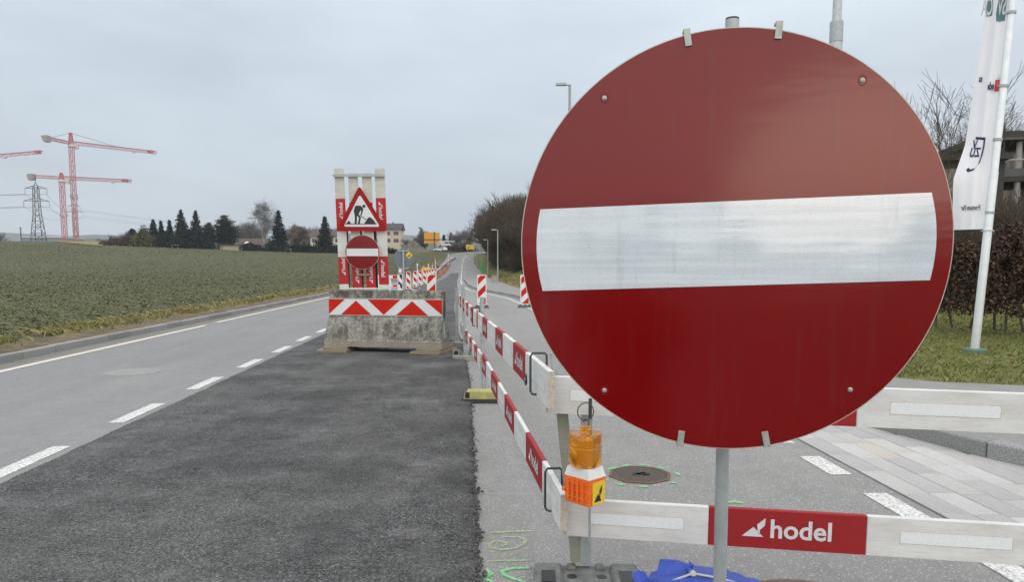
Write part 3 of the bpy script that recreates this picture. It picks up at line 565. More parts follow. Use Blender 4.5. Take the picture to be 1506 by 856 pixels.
o = obj('hinge_plate', MB().prism(circle(.035, 16, (0, 0)), lambda a, b: (a, .018, b), lambda a, b: (a, .024, b)).xf(Matrix.Translation((.80, 0, .03))), 'dark_steel', ul); obj('bolt', MB().lathe([(.008, 0), (.008, .004), (.004, .006)], 10).xf(Matrix.Translation((.80, .024, .03)) @ Matrix.Rotation(R(-90), 4, 'X')), 'clip_metal', o)
# ------------------------------------------------------------------ posts and feet
def foot_block(t, mat1, mat2, L_=.62, W_=.36, h=.10, blocks='rubber_grey'):
    obj('foot_plate', MB().box(-L_ / 2, L_ / 2, -W_ / 2, W_ / 2, 0, h * .55, .012), mat1, t)
    for sx in (-1, 1):
        o = obj('foot_block', MB().box(sx * L_ * .36 - L_ * .13, sx * L_ * .36 + L_ * .13, -W_ * .42, W_ * .42, h * .55, h, .012), mat2, t)
        obj('hand_slot', MB().box(sx * L_ * .36 - .035, sx * L_ * .36 + .035, -W_ * .425, W_ * .05, h * .62, h + .002), 'mark_black', o)
    for sx in (-1, 1):
        for sy in (-1, 1): obj('stud', MB().box(sx * .075 - .025, sx * .075 + .025, sy * .1 - .03, sy * .1 + .03, h * .55, h * .9, .008), blocks, t)
    for sx in (-1, 1): obj('socket', MB().lathe([(.026, 0), (.026, .002), (.02, .003)], 14, (sx * .075, 0, h * .55)), 'mark_black', t)
cp = at(861, 800, 3.74); cp.z = 0
t_ = thing('barrier_post', 'square galvanised corner post of the barrier in a grey plastic foot behind the warning lamp', 'post', cp, R(-5))
tp = at(861.5, 560, 3.86); bx = tp - cp
foot_block(t_, 'rubber_grey', 'rubber_grey', 0.54, .29, .055)
for o in list(t_.children): o.location.y = -.13
obj('post', MB().bar((0, .0, .05), (0, .0, 1.02), .055, .055, (0, 1, 0)), 'galvanised', t_)
wt = at(818, 519, 3.78); wb = at(848, 820, 3.74); wb.z = 0
t_ = thing('timber_post', 'leaning mossy timber post at the barrier corner beside the galvanised post', 'post', wb + UPZ * .06)
obj('shaft', MB().bar((0, 0, 0), wt - wb - UPZ * .06, .055, .055, (0, 1, 0)), 'timber_mossy', t_); obj('steel_shoe', MB().bar((wt - wb) * .80, (wt - wb) * 1.002 - UPZ * .06, .062, .062, (0, 1, 0)), 'galvanised', t_)
yb = P(712, 588)
t_ = thing('barrier_post', 'galvanised tube post standing in a yellow and black plastic foot', 'post', (yb.x, yb.y + .1, 0), R(-4))
obj('post', MB().tube([(0, 0, .05), (-.02, .02, 1.22)], .027, 14), 'galvanised', t_, True)
obj('foot_plate', MB().box(-.25, .25, -.35, .16, 0, .05, .01), 'rubber_black', t_)
o = obj('foot_block', MB().prism([(-.22, .05), (.24, .05), (.235, .10), (.19, .135), (-.18, .135), (-.215, .10)], lambda a, b: (a, -.335, b), lambda a, b: (a, -.12, b)), 'base_yellow', t_)
obj('hand_slot', MB().box(-.20, -.15, -.338, -.2, .06, .128), 'mark_black', o)
for k in range(5): obj('stud', MB().box(-.24 + k * .1, -.18 + k * .1, -.08 + .06 * (k % 2), .0 + .06 * (k % 2), .05, .085, .006), 'rubber_grey', t_)
gb = P(684, 529)
t_ = thing('barrier_post', 'galvanised tube post standing in a pale grey foot beside the concrete barrier', 'post', (gb.x, gb.y, 0), R(2))
obj('post', MB().tube([(0, 0, .04), (-.03, 0, 1.28)], .026, 12), 'galvanised', t_, True); foot_block(t_, 'base_pale', 'base_pale', .42, .32, .16)
pb = at(674, 430, 15.0); t_ = thing('barrier_post', 'short dark post at the far end of the barrier fence', 'post', (pb.x - .03, pb.y, 0)); obj('post', MB().bar((0, 0, .03), (0, 0, 1.15), .06), 'lamp_pole', t_); foot_block(t_, 'base_pale', 'rubber_grey', .4, .3, .1)

# ------------------------------------------------------------------ hanging warning lamp
lp = at(860, 738, 3.44)
t_ = thing('warning_lamp', 'amber flashing warning lamp with orange battery box hanging on the barrier corner', 'lamp', lp, R(-50))
S = 3.56 / 1088
obj('battery_box', MB().prism([(-.078, -.06), (.078, -.06), (.078, .06), (-.078, .06)], lambda a, b: (a * .93, b * .93, .0), lambda a, b: (a, b, .128)), 'orange_plastic', t_)
box_ = t_.children[0]
for k in range(4): obj('grille_slat', MB().box(-.055 + .03 * k, -.043 + .03 * k, -.068, -.056, .02, .118), 'orange_plastic', box_)
for k in range(3): obj('grille_slat', MB().box(-.064, .056, -.064, -.055, .03 + .034 * k, .036 + .034 * k), 'orange_plastic', box_)
obj('latch', MB().box(-.088, -.07, -.066, -.04, .05, .065), 'orange_plastic', box_); obj('latch', MB().box(.062, .084, -.066, -.055, .05, .07), 'orange_plastic', box_)
st = obj('sticker', MB().box(.0755, .0800, -.035, .052, .005, .112), 'sticker_yellow', box_)
mb = MB()
for pg in LOGO: mb.add([(.0812, -.026 + x * .055, .018 + y * .078) for x, y in pg], [tuple(range(len(pg)))])
obj('sticker_mark', mb, 'mark_black', st)
obj('collar', MB().prism([(-.078, -.06), (.078, -.06), (.078, .06), (-.078, .06)], lambda a, b: (a * 1.0, b * 1.0, .1285), lambda a, b: (a * .80, b * .9, .175)), 'white_plastic', t_)
ln_ = obj('lens', MB().lathe([(.05, .172), (.068, .178), (.078, .196), (.078, .262), (.080, .264), (.080, .268), (.078, .27), (.079, .330), (.077, .335), (.024, .336), (.020, .345), (.026, .352), (.026, .364), (.014, .370)], 32), 'amber_lens', t_, True)
mb = MB().lathe([(.026, .19), (.026, .30), (.012, .31)], 16); obj('reflector', mb, 'sticker_yellow', ln_)
mb = MB().tube([(.038 * math.cos(k / 24 * 6.283), 0, .435 + .042 * math.sin(k / 24 * 6.283)) for k in range(24)], .0028, 6, True).xf(Matrix.Rotation(R(50), 4, 'Z')); obj('hanging_ring', mb, 'dark_steel', t_, True)
obj('hook', MB().tube([(-.012, 0, .383), (-.005, 0, .40), (.012, 0, .398), (.022, 0, .39), (.02, 0, .372)], .0028, 6), 'dark_steel', t_, True)
hr = at(866, 575, 3.63); t_ = thing('holding_rod', 'thin steel rod hooked over both barrier boards behind the warning lamp', 'rod', at(867, 800, 3.55))
obj('rod', MB().tube([(0, 0, 0), (.0, .0, .3)], .006, 8), 'galvanised', t_, True); q = at(868, 610, 3.60) - t_.location; obj('rod', MB().tube([q - UPZ * .02, q + UPZ * .08], .009, 8), 'dark_steel', t_, True)

# ------------------------------------------------------------------ blue sandbag
bc = P(1010, 868); t_ = thing('sandbag', 'bright blue tarpaulin bag tied with pale rope beside the barrier corner foot', 'bag', (bc.x + .05, bc.y - .06, 0), R(-6))
mb = MB(); vv = []; fs = []; nu, nv = 40, 16
def bagp(u, v):
    a = 2 * math.pi * u; b = math.pi * (v - .5); ca = abs(math.cos(a)) ** .7 * math.copysign(1, math.cos(a)); sa = abs(math.sin(a)) ** .7 * math.copysign(1, math.sin(a)); cb = max(0, math.cos(b)) ** .55
    w_ = 1 + .06 * math.sin(5 * a + 3 * b) + .04 * math.sin(11 * a + 1)
    return Vector((.31 * ca * cb * w_, .22 * sa * cb * w_, max(.0, .075 + .085 * math.sin(b) + .016 * math.sin(3 * a + 4 * v) * cb + .01 * math.sin(13 * a) * cb)))
for j in range(nv + 1):
    for i in range(nu): vv.append(bagp(i / nu, j / nv))
for j in range(nv):
    for i in range(nu): k = (i + 1) % nu; fs.append((j * nu + i, j * nu + k, (j + 1) * nu + k, (j + 1) * nu + i))
obj('bag', mb.add(vv, fs), 'blue_tarp', t_, 'all')
def flap(p, q, r_, s): return MB().prism([(0, 0), (1, 0), (1.1, .55), (.55, .75), (0, 1)], lambda a, b: Vector(p) + (Vector(q) - Vector(p)) * a + (Vector(r_) - Vector(p)) * b + Vector((0, 0, .03 * math.sin(3 * a) * b)), lambda a, b: Vector(p) + (Vector(q) - Vector(p)) * a + (Vector(r_) - Vector(p)) * b + Vector((.004, .006, .03 * math.sin(3 * a) * b + .004)))
obj('flap', flap((-.26, .05, .10), (-.08, .02, .14), (-.22, .16, .20), 0), 'blue_tarp', t_); obj('flap', flap((-.33, -.06, .03), (-.28, .04, .06), (-.40, .02, .16), 0), 'blue_tarp', t_)
obj('knot_tail', MB().tube([(-.06, .03, .17), (-.075, .05, .205), (-.055, .05, .225), (-.07, .06, .245)], [.02, .016, .014, .005], 8), 'blue_tarp', t_, True)
obj('rope', MB().tube([(-.30, -.12, .09), (-.18, -.04, .15), (-.055, .02, .178), (.08, -.02, .168), (.20, -.07, .15), (.30, -.1, .10)], .008, 8), 'rope', t_, True); obj('rope_knot', MB().lathe([(.008, -.02), (.02, -.01), (.018, .012), (.01, .022)], 10, (-.055, .02, .175)), 'rope', t_, True)

t_.scale = (.86, .86, .66); t_.location.y -= .04
# ------------------------------------------------------------------ concrete barrier with chevron panel
b0 = P(478, 517); b1 = P(655, 517); BX0, BX1 = at(478, 511, 13.35).x, at(654, 511, 13.35).x
BYAW = R(-14); bw = (BX1 - BX0) / 2 * 1.035; FR = P(650, 513, .12); bd_ = Vector((math.cos(BYAW), math.sin(BYAW), 0)); bc = FR - bd_ * bw + Vector((-bd_.y, bd_.x, 0)) * .30
t_ = thing('concrete_barrier', 'weathered concrete barrier block with red and white chevron panel standing on the new asphalt', 'barrier', bc - UPZ * .09, BYAW)
prof = [(-.30, 0), (-.30, .10), (-.285, .13), (-.20, .42), (-.125, .55), (-.10, 1.0), (-.075, 1.02), (.075, 1.02), (.10, 1.0), (.125, .55), (.20, .42), (.285, .13), (.30, .10), (.30, 0)]
def taper(z): return bw - .04 * min(1, z / .55)
mb = MB(); n = len(prof); NX = 30; vv = []; fs = []
for i in range(NX + 1):
    for (y, z) in prof:
        u = -1 + 2 * i / NX; rr = .006 if 0 < i < NX else .003; vv.append((u * taper(z) + random.uniform(-rr, rr), y + random.uniform(-rr, rr), z + (random.uniform(-rr, rr) * (z > 0))))
for i in range(NX):
    for k in range(n): l = (k + 1) % n; fs.append((i * n + k, i * n + l, (i + 1) * n + l, (i + 1) * n + k))
fs += [tuple(range(n)), tuple(range(NX * n, NX * n + n))]
mb.add(vv, fs); mb.v = [(a, b, c + .09) for a, b, c in mb.v]; obj('block', mb, 'barrier_concrete', t_)
y_f = lambda z: -.125 + .025 * (z - .55) / .45
pn0, pn1 = .555, .875; PW = .965 * bw
def pf(off): return lambda a, b: (a, -.128 - off + .0 * b, .09 + b)
chev = obj('chevron_panel', MB().prism([(-PW, pn0), (PW, pn0), (PW, pn1), (-PW, pn1)], pf(.012), pf(-.05)), 'clip_metal', t_)
obj('white_sheet', MB().prism([(-PW, pn0 + .018), (PW, pn0 + .018), (PW, pn1 - .018), (-PW, pn1 - .018)], pf(.0135), pf(.012)), 'sheet_white', chev)
sx_ = lambda x: -PW + (x - 148) / (1195 - 148) * 2 * PW; sz_ = lambda y: (pn1 - .018) - (y - 282) / (418 - 282) * (pn1 - pn0 - .036)
for pg in ([(148, 282), (303, 282), (148, 415)], [(260, 418), (405, 293), (550, 418)], [(513, 282), (820, 282), (662, 416)], [(776, 418), (925, 293), (1070, 418)], [(1034, 282), (1195, 282), (1195, 412)]):
    obj('red_chevron', MB().prism([(sx_(a), sz_(b)) for a, b in pg], pf(.0150), pf(.0136)), 'sheet_bright_red', chev)
mb = MB().box(bw * .995 - .075, bw * .995 - .02, -.05, .05, .3, 1.0); obj('end_slot', MB().box(taper(.8) - .01, taper(.8) + .004, -.03, .03, .5, 1.08), 'mark_black', t_)
obj('paint_smear', MB().prism([(-.16, .16), (-.02, .16), (-.05, .45), (-.10, .47)], lambda a, b: (taper(b) + .008, a, b + .09), lambda a, b: (taper(b) + .002, a, b + .09)), 'cyan_paint', t_)
for sx in (-1, 1):
    for q, (h0, h1, ex) in enumerate(((.0, .045, .10), (.047, .088, .02))):
        o = tag(obj('support_plank', MB().box(-.22 - ex * .7, .20 + ex * .7, -.42 - ex, .36, h0, h1, .004), 'timber_raw', None), ('lower' if q == 0 else 'upper') + ' timber plank under the ' + ('field-side' if sx < 0 else 'fence-side') + ' end of the concrete barrier', 'plank', 'planks under the concrete barrier')
        o.location = bc + bd_ * (sx * (bw - .2)); o.location.z = .03; o.rotation_euler.z = BYAW + R(-6 * sx + q * 5)

# ------------------------------------------------------------------ upright board rack with two signs behind the barrier
DR = 14.35
def rk(px, py, D=DR): return at(px, py, D)
ro = rk(533, 425); ro.z = .03
rack = thing('sign_stand', 'sign stand of four upright red and white boards with company name behind the concrete barrier', 'sign stand', ro)
mpx = FPX / DR
planks = [((491.5, 505, 248), (499, 513.5, 425), [(248, 'W'), (292, 'r'), (340, 'w'), (378, 'r'), (418, 'w')], ((298, 1), (380, 1))),
          ((512, 525.5, 254.5), (519, 532.5, 425), [(254.5, 'W'), (298, 'r'), (335, 'w'), (388, 'r'), (423, 'w')], ((392, 1),)),
          ((532, 545.5, 254.5), (539, 553, 425), [(254.5, 'W'), (298, 'r'), (335, 'w'), (388, 'r'), (423, 'w')], ((392, 1),)),
          ((551, 565, 247.5), (558, 572, 425), [(247.5, 'W'), (291, 'r'), (339, 'w'), (377, 'r'), (418.5, 'w')], ((296, -1), (381, -1)))]
for (xa, xb, yt), (xc, xd, yb_), segs, lg in planks:
    A = rk((xa + xb) / 2, yt) - ro; B = rk((xc + xd) / 2, yb_) - ro; B2 = A + (B - A) * ((A.z) / (A.z - B.z)); wd = (xb - xa) / mpx; ax = (A - B2); Ltot = ax.length; z_ = ax.normalized(); x_ = Vector((math.cos(YAW * .4), math.sin(YAW * .4), 0)); x_ = (x_ - z_ * x_.dot(z_)).normalized(); y_ = z_.cross(x_)
    M = Matrix((x_, y_, z_)).transposed().to_4x4(); M.translation = B2
    pl = obj('board', MB().box(-wd / 2, wd / 2, .0, .032, 0, Ltot, .003).xf(M), 'timber_white', rack)
    k = Ltot / (B2.z - A.z) * -1
    def zz(py): q = rk(532, py) - ro; return (q.z - B2.z) / z_.z
    for i, (y0, c_) in enumerate(segs):
        y1 = segs[i + 1][0] if i + 1 < len(segs) else None; z1 = zz(y0); z0 = zz(y1) if y1 else 0
        if c_ == 'r': obj('red_section', MB().box(-wd / 2 - .001, wd / 2 + .001, -.0015, .0335, z0, min(z1, Ltot)).xf(M), 'timber_bright_red', pl)
        if c_ == 'W': obj('weathered_end', MB().box(-wd / 2 - .001, wd / 2 + .001, -.0015, .0335, z0, Ltot + .002).xf(M), 'timber_white_worn', pl)
    for (py, sg) in lg:
        h_ = wd * .42; z1 = zz(py)
        if sg > 0: fn = lambda a, b: M @ Vector((wd * .22 - b, -.003, z1 - LOGO_W * h_ + a))
        else: fn = lambda a, b: M @ Vector((-wd * .22 + b, -.003, z1 - a))
        obj('lettering', company_logo(MB(), fn, h_), 'logo_white', pl)
obj('cross_bar', MB().bar(rk(489.5, 258, DR - .04) - ro, rk(566, 257.5, DR - .04) - ro, .04, .05), 'galvanised', rack); obj('cross_bar', MB().bar(rk(524, 404, DR - .03) - ro, rk(546, 404, DR - .03) - ro, .03, .04), 'timber_raw', rack)
obj('foot_bar', MB().bar(rk(500, 424.5, DR - .05) - ro, rk(571, 424.5, DR - .05) - ro, .03, .03), 'timber_white', rack)
for px in (508.5, 529, 550): obj('strut', MB().bar(rk(px, 336, DR + .12) - ro, rk(px + 3, 430, DR + .12) - ro, .085, .05, (0, 1, 0)), 'timber_dark', rack)
# triangle sign
DT = DR - .10; k = DT / FPX; tc_ = at(532.5, 340, DT)
tri = thing('roadworks_sign', 'red bordered triangular sign with a black digging worker on the upright boards', 'road sign', tc_, YAW * .3)
def tri_pts(ins):
    A, B, C_ = Vector((-37.5, 0)), Vector((37.5, 0)), Vector((-3, 66)); ce = (A + B + C_) / 3; rr = 22.3; s = 1 - ins / rr; out = []
    for p, a0 in ((A, 210), (B, 330), (C_, 90)):
        q = ce + (p - ce) * s; r_ = 2.6 * s; c_ = q + (ce - q).normalized() * r_ * 2
        for j in range(5): a = R(a0 - 60 + 30 * j); out.append(((c_.x + r_ * math.cos(a)) * k, (c_.y + r_ * math.sin(a)) * k))
    return out
obj('plate', MB().plate(tri_pts(0), 0, .004), 'sheet_red', tri); wf = obj('white_face', MB().plate(tri_pts(6.6), -.003, .002), 'sheet_white', tri)
def zp(x, y): return ((480 + x / 7.78) - 532.5) * k, (340 - (240 + y / 7.78)) * k
def zpoly(pts): return [zp(*p) for p in pts]
pic = [[(332, 500), (352, 489), (398, 490), (424, 518), (424, 548), (404, 604), (392, 596), (404, 556), (398, 540), (372, 590), (352, 600), (330, 602), (320, 556), (326, 525)],
       [(330, 598), (356, 596), (352, 660), (350, 694), (326, 694), (330, 640)], [(352, 596), (374, 588), (390, 606), (400, 622), (386, 680), (392, 694), (362, 694), (378, 624), (362, 610)],
       [(398, 598), (458, 646), (454, 652), (394, 606)], [(430, 697), (455, 662), (470, 636), (492, 618), (512, 626), (535, 645), (552, 668), (570, 697)], [(232, 697), (248, 672), (260, 660), (272, 668), (288, 697)], [(218, 693), (572, 693), (572, 700), (218, 700)]]
for i, pg in enumerate(pic): obj('pictogram', MB().plate(zpoly(pg), -.0045 - .0004 * i, .0012), 'mark_black', wf)
hx, hz_ = zp(434, 497); obj('pictogram', MB().plate(circle(18 / 7.78 * k, 16, (hx, hz_)), -.0048, .0012), 'mark_black', wf)
# small no-entry disc
DD = DR - .12; k2 = DD / FPX; dc = at(533, 371, DD)
sm = thing('no_entry_sign', 'small red no entry disc fixed to the upright boards below the triangular sign', 'road sign', dc, YAW * .3)
obj('disc', MB().plate(circle(25 * k2, 48), 0, .004), 'sign_edge', sm); obj('red_face', MB().plate(circle(24.6 * k2, 48), -.0015, .001), 'sign_red', sm); obj('white_bar', MB().plate([(-23 * k2, -5.5 * k2), (23 * k2, -5.5 * k2), (23 * k2, 5.4 * k2), (-23 * k2, 5.4 * k2)], -.003, .001), 'sheet_white', sm)
obj('dark_patch', MB().plate([(-8 * k2, 15 * k2), (8 * k2, 15 * k2), (8.5 * k2, 19.5 * k2), (-8 * k2, 19.5 * k2)], -.003, .001), 'sign_red', sm)

# ------------------------------------------------------------------ beacons
def beacon(label, base, wd=.30, hgt=1.06, lean=1, rz=0, lamp=False, dark=False, group='striped guide beacons'):
    t = thing('guide_beacon', label, 'beacon', base, rz, group)
    z0 = .10; obj('panel', MB().prism(rrect(-wd / 2, wd / 2, z0, z0 + hgt, .035), lambda a, b: (a, -.03, b), lambda a, b: (a, .03, b)), 'white_plastic', t); pn = t.children[0]
    m = .03; x0, x1, zz0, zz1 = -wd / 2 + m, wd / 2 - m, z0 + .05, z0 + hgt - m; p_ = .50; s = 0
    for q in range(-3, 6):
        c0 = zz1 - .2 - q * p_ + .0; hw = p_ / 2
        pg = [(x0 - 1, c0 - lean * (1 + wd / 2 - m) * 1.0), (x1 + 1, c0 + lean * (1 + wd / 2 - m) * 1.0), (x1 + 1, c0 + lean * (1 + wd / 2 - m) + hw), (x0 - 1, c0 - lean * (1 + wd / 2 - m) + hw)]
        pg = clip(pg, x0, x1, zz0, zz1)
        if len(pg) > 2: obj('stripe', MB().plate(pg, -.0325, .002), 'mark_black' if dark else 'sheet_bright_red', pn)
    obj('foot', MB().box(-wd * .75, wd * .75, -.2, .2, 0, .07, .01), 'rubber_grey', t)
    for sx in (-1, 0, 1): obj('foot_block', MB().box(sx * wd * .5 - .06, sx * wd * .5 + .06, -.19, -.07, .07, .115, .008), 'rubber_black', t)
    if lamp: obj('lamp', MB().lathe([(.03, z0 + hgt), (.04, z0 + hgt + .04), (.09, z0 + hgt + .06), (.09, z0 + hgt + .2), (.05, z0 + hgt + .24)], 14), 'white_plastic', t, True)
    return t
def gp(px, D): p = at(px, 400, D); return Vector((p.x, p.y, max(0, Hz(p.x, p.y))))
beacon('striped beacon on the old road surface straight beyond the receding barrier boards', gp(708.5, 27.6), .345, 1.14, 1)
beacon('striped beacon beside the pavement kerb partly covered by the big no entry disc', gp(772, 28.0), .345, 1.14, 1)
q = beacon('striped beacon standing on the new asphalt behind the concrete barrier', gp(634.5, 27.5), .345, 1.14, 1); q.location.z += .03
beacon('dark striped beacon with a white lamp beside the grey sign back', gp(588.5, 40), .28, 1.05, -1, 0, True, True); P0 = [(600.5, 46), (610.5, 50), (618, 54), (624.5, 58), (628, 63), (632, 68), (636, 74), (640, 80)]
for i, (px, D) in enumerate(P0):
    beacon('striped beacon in the row leading along the closed lane to the trench', gp(px, D), .27, 1.12, -1, 0, False, False, 'beacons in the row towards the trench')
# small boarded barrier in front of them
q = gp(569, 33); t_ = thing('low_barrier', 'low white framed barrier with two narrow red marked rails beside the grey sign back', 'barrier', q)
for px in (557, 573): d_ = at(px, 400, 33) - q; obj('post', MB().box(d_.x - .06, d_.x + .06, -.03, .03, 0, 1.16), 'white_plastic', t_)
x0, x1 = at(555, 400, 33).x - q.x, at(588, 400, 33).x - q.x
for z0, z1 in ((1.0, 1.16), (.62, .74)):
    rl = obj('rail', MB().box(x0, x1, -.06, -.031, z0, z1), 'white_plastic', t_)
    for fx in (.15, .68): xx = x0 + (x1 - x0) * fx; obj('red_panel', MB().box(xx, xx + .2, -.064, -.0605, z0 + .015, z1 - .015), 'sheet_bright_red', rl)
# sign seen from behind
q = gp(593.5, 22.5); q.x += .0; t_ = thing('round_sign', 'grey back of a round sign with a small yellow diamond sticker on its post', 'road sign', q, 0)
obj('post', MB().tube([(0, 0, 0.02), (0, 0, 2.06)], .03, 12), 'galvanised', t_, True); zc = 1.6 + (390 - 380) / FPX * 22.5
dk = obj('disc', MB().plate(circle(.30, 40, (0, zc)), .035, .004), 'sign_back_grey', t_)
for dz in (.22, -.31): obj('clamp', MB().tube([(-.16, .03, zc + dz + .04), (-.12, .0, zc + dz), (.12, .0, zc + dz), (.16, .03, zc + dz + .04)], .014, 8), 'clip_metal', t_, True)
dx = .17; s_ = .11; stk = obj('sticker', MB().plate([(dx - s_, zc + .1), (dx, zc + .1 - s_), (dx + s_, zc + .1), (dx, zc + .1 + s_)], .031, .002), 'sticker_yellow', t_)
mb = MB()
for pg in LOGO: mb.add([(dx - .055 + x * .1, .0302, zc + .05 + y * .1) for x, y in pg], [tuple(range(len(pg)))])
obj('sticker_mark', mb, 'mark_black', stk)
obj('foot', MB().box(-.35, .35, -.2, .2, 0, .1, .01), 'rubber_grey', t_)

# ------------------------------------------------------------------ works along the closed lane
def gpt(px, D, dz=0): p = at(px, 400, D); return Vector((p.x, p.y, Hz(p.x, p.y) + dz))
mb = MB(); pth = [gpt(632, 88), gpt(638, 105), gpt(645, 130), gpt(652, 160), gpt(660, 190), gpt(669, 215)]
for a, b in zip(pth[:-1], pth[1:]): mb.bar(a + UPZ * .2, b + UPZ * .2, .45, .5)
tag(obj('concrete_edging', mb, 'concrete'), 'long concrete edging beside the orange earth trench', 'edging')
mb = MB(); vv = []; fs = []; n_ = 26
for i in range(n_ + 1):
    y = 82 + i * 3.6; xc = -5.0 - .012 * (y - 82)
    for j in range(7): u = j / 6 - .5; x = xc + u * 2.2; vv.append((x, y + random.uniform(-.6, .6), Hz(x, y) + .02 + (.45 * (1 - (2 * u) ** 2) * (.6 + .5 * math.sin(i * .9 + j)) if 0 < i < n_ else 0)))
for i in range(n_):
    for j in range(6): k_ = i * 7 + j; fs.append((k_, k_ + 1, k_ + 8, k_ + 7))
tag(obj('earth_bank', mb.add(vv, fs), 'earth_orange'), 'low bank of orange earth along the closed lane', 'earth')
q = gpt(650, 150); t_ = tag(obj('steel_plate_stack', MB().box(-.9, .9, -3, 3, 0, .5, .05), 'dark_steel'), 'dark steel sheets stacked on the trench beyond the orange earth', 'steel plates'); t_.location = q
q = gpt(626.5, 86); t_ = thing('work_sign', 'yellow rectangular work sign above the row of striped beacons', 'sign', q)
obj('panel', MB().plate(rrect(-.5, .5, .75, 1.35, .04), 0, .02), 'yellow_board', t_)
for sx in (-1, 1): obj('post', MB().tube([(sx * .35, .03, 0), (sx * .35, .03, 1.3)], .025, 8), 'galvanised', t_)
mb = MB(); put_text(mb, 'hodel', lambda a, b: (-.28 + a * .2, -.003, .95 + b * .2), .02); obj('lettering', mb, 'mark_black', t_)
for i, (px, D, hh) in enumerate(((614, 84, 1.5), (640.5, 128, 2.2), (659.5, 165, 2.5), (623, 100, 1.2), (630, 112, 1.3), (636, 122, 1.3))):
    t_ = thing('marker_post', 'slim white marker post along the trench edge', 'post', gpt(px, D), 0, 'marker posts along the trench'); obj('shaft', MB().tube([(0, 0, 0), (0, 0, hh)], .06, 8), 'white_plastic', t_); obj('head', MB().lathe([(.09, hh), (.11, hh + .06), (.09, hh + .25), (.03, hh + .3)], 10), 'orange_plastic' if i % 2 else 'white_plastic', t_)
for i, (px, D) in enumerate(((618, 96), (622, 104), (627, 112), (631, 120), (635, 130), (638, 138))):
    o = tag(obj('timber_pile', MB().box(-1.1, 1.1, -.25, .25, 0, .3).box(-1.0, 1.05, -.18, .2, .3, .55), 'timber_raw' if i % 2 else 'concrete'), 'low pile of kerb stones and timbers laid beside the trench', 'pile', 'material piles beside the trench'); o.location = gpt(px, D); o.rotation_euler.z = R(60 + 25 * i)
q = gpt(693, 236); t_ = thing('detour_sign', 'yellow board at the bend in the road before the wood', 'sign', q); zb = 1.6 + (390 - 367) / FPX * 236 - q.z
obj('panel', MB().plate([(-1.6, zb), (1.2, zb), (1.2, zb + 1.5), (-1.6, zb + 1.5)], 0, .05), 'yellow_board', t_)
for sx in (-1, .6): obj('post', MB().tube([(sx, .08, 0), (sx, .08, zb + 1.4)], .06, 8), 'galvanised', t_)
mb = MB(); mb.add([(-1.2, -.004, zb + .3), (-.7, -.004, zb + .3), (-.5, -.004, zb + 1.1)], [(0, 1, 2)]); obj('mark', mb, 'mark_black', t_)

# ------------------------------------------------------------------ street lamps
def lamp(label, base, h, arm, r_=.06, rz=R(180), rt=None):
    t = thing('street_lamp', label, 'street lamp', base, rz, 'street lamps along the pavement'); rt = rt or r_
    obj('pole', MB().tube([(0, 0, -.05), (0, 0, h * .3), (0, 0, h * .302), (0, 0, h)], [r_, r_, rt, rt], 12), 'lamp_pole', t, True)
    o = obj('arm', MB().tube([(0, 0, h - .03), (arm * .45, 0, h + .0)], .03, 8), 'lamp_pole', t, True)
    obj('lamp_head', MB().prism([(arm * .3, -.11), (arm * 1.1, -.09), (arm * 1.1, .09), (arm * .3, .11)], lambda a, b: (a, b, h - .03), lambda a, b: (a, b * .8, h + .06)), 'lamp_pole', t); obj('lamp_glass', MB().box(arm * .5, arm, -.07, .07, h - .042, h - .0305), 'shutter_lamp_glass', t.children[-1])
    return t
def lamp_px(px, ytop, D, arm, label, r_=.06, rt=None):
    p = at(px, ytop, D); z = Hz(p.x, p.y) + .1; return lamp(label, (p.x, p.y, z), p.z - z, arm, r_, R(180) + YAW, rt)
lamp_px(838, 124, 30, .5, 'tall street lamp whose head shows above the rim of the big no entry disc', .075, .05)
lamp_px(732, 338, 66, .5, 'street lamp on the grass edge nearest the striped beacons', .075, .055)
lamp_px(717.5, 352.5, 92, .5, 'street lamp second from the striped beacons along the pavement', .075, .055)
lamp_px(707.5, 358.5, 118, .55, 'street lamp beside the green bin along the pavement', .08, .06)
lamp_px(701.5, 359.5, 146, .6, 'street lamp between the green bin and the yellow board at the bend', .08, .06)
lamp_px(697.5, 361, 175, .6, 'street lamp closest to the yellow board at the bend', .08, .06)
p = at(1229.5, 60, 10.2); t_ = thing('lamp_mast', 'thick stepped galvanised mast rising behind the big no entry disc', 'mast', (p.x, p.y, .1)); h1 = at(1229.5, 33, 10.2).z - .1
obj('pole', MB().tube([(0, 0, 0), (0, 0, h1), (0, 0, h1 + .05), (0, 0, 8.4)], [.082, .082, .058, .055], 20), 'galvanised', t_, True); obj('collar', MB().tube([(0, 0, h1 - .25), (0, 0, h1 + .005)], .086, 20), 'galvanised', t_, True)
obj('lamp_head', MB().prism([(-.7, -.12), (.05, -.1), (.05, .1), (-.7, .12)], lambda a, b: (a, b, 8.36), lambda a, b: (a, b * .8, 8.48)), 'lamp_pole', t_)
q = gpt(709, 112); t_ = thing('waste_bin', 'small green bin on a post beside the pavement', 'bin', q); obj('body', MB().box(-.3, .3, -.25, .25, .55, 1.5, .04), 'green_plastic', t_); obj('post', MB().box(-.05, .05, .26, .34, 0, 1.4), 'galvanised', t_)
q = gpt(727.5, 62); o = tag(obj('service_cabinet', MB().box(-.25, .25, -.15, .15, 0, .6, .02).box(-.28, .28, -.18, .18, .6, .65), 'concrete'), 'small grey service box in the grass beside the nearest pavement lamp', 'box'); o.location = q + UPZ * .12

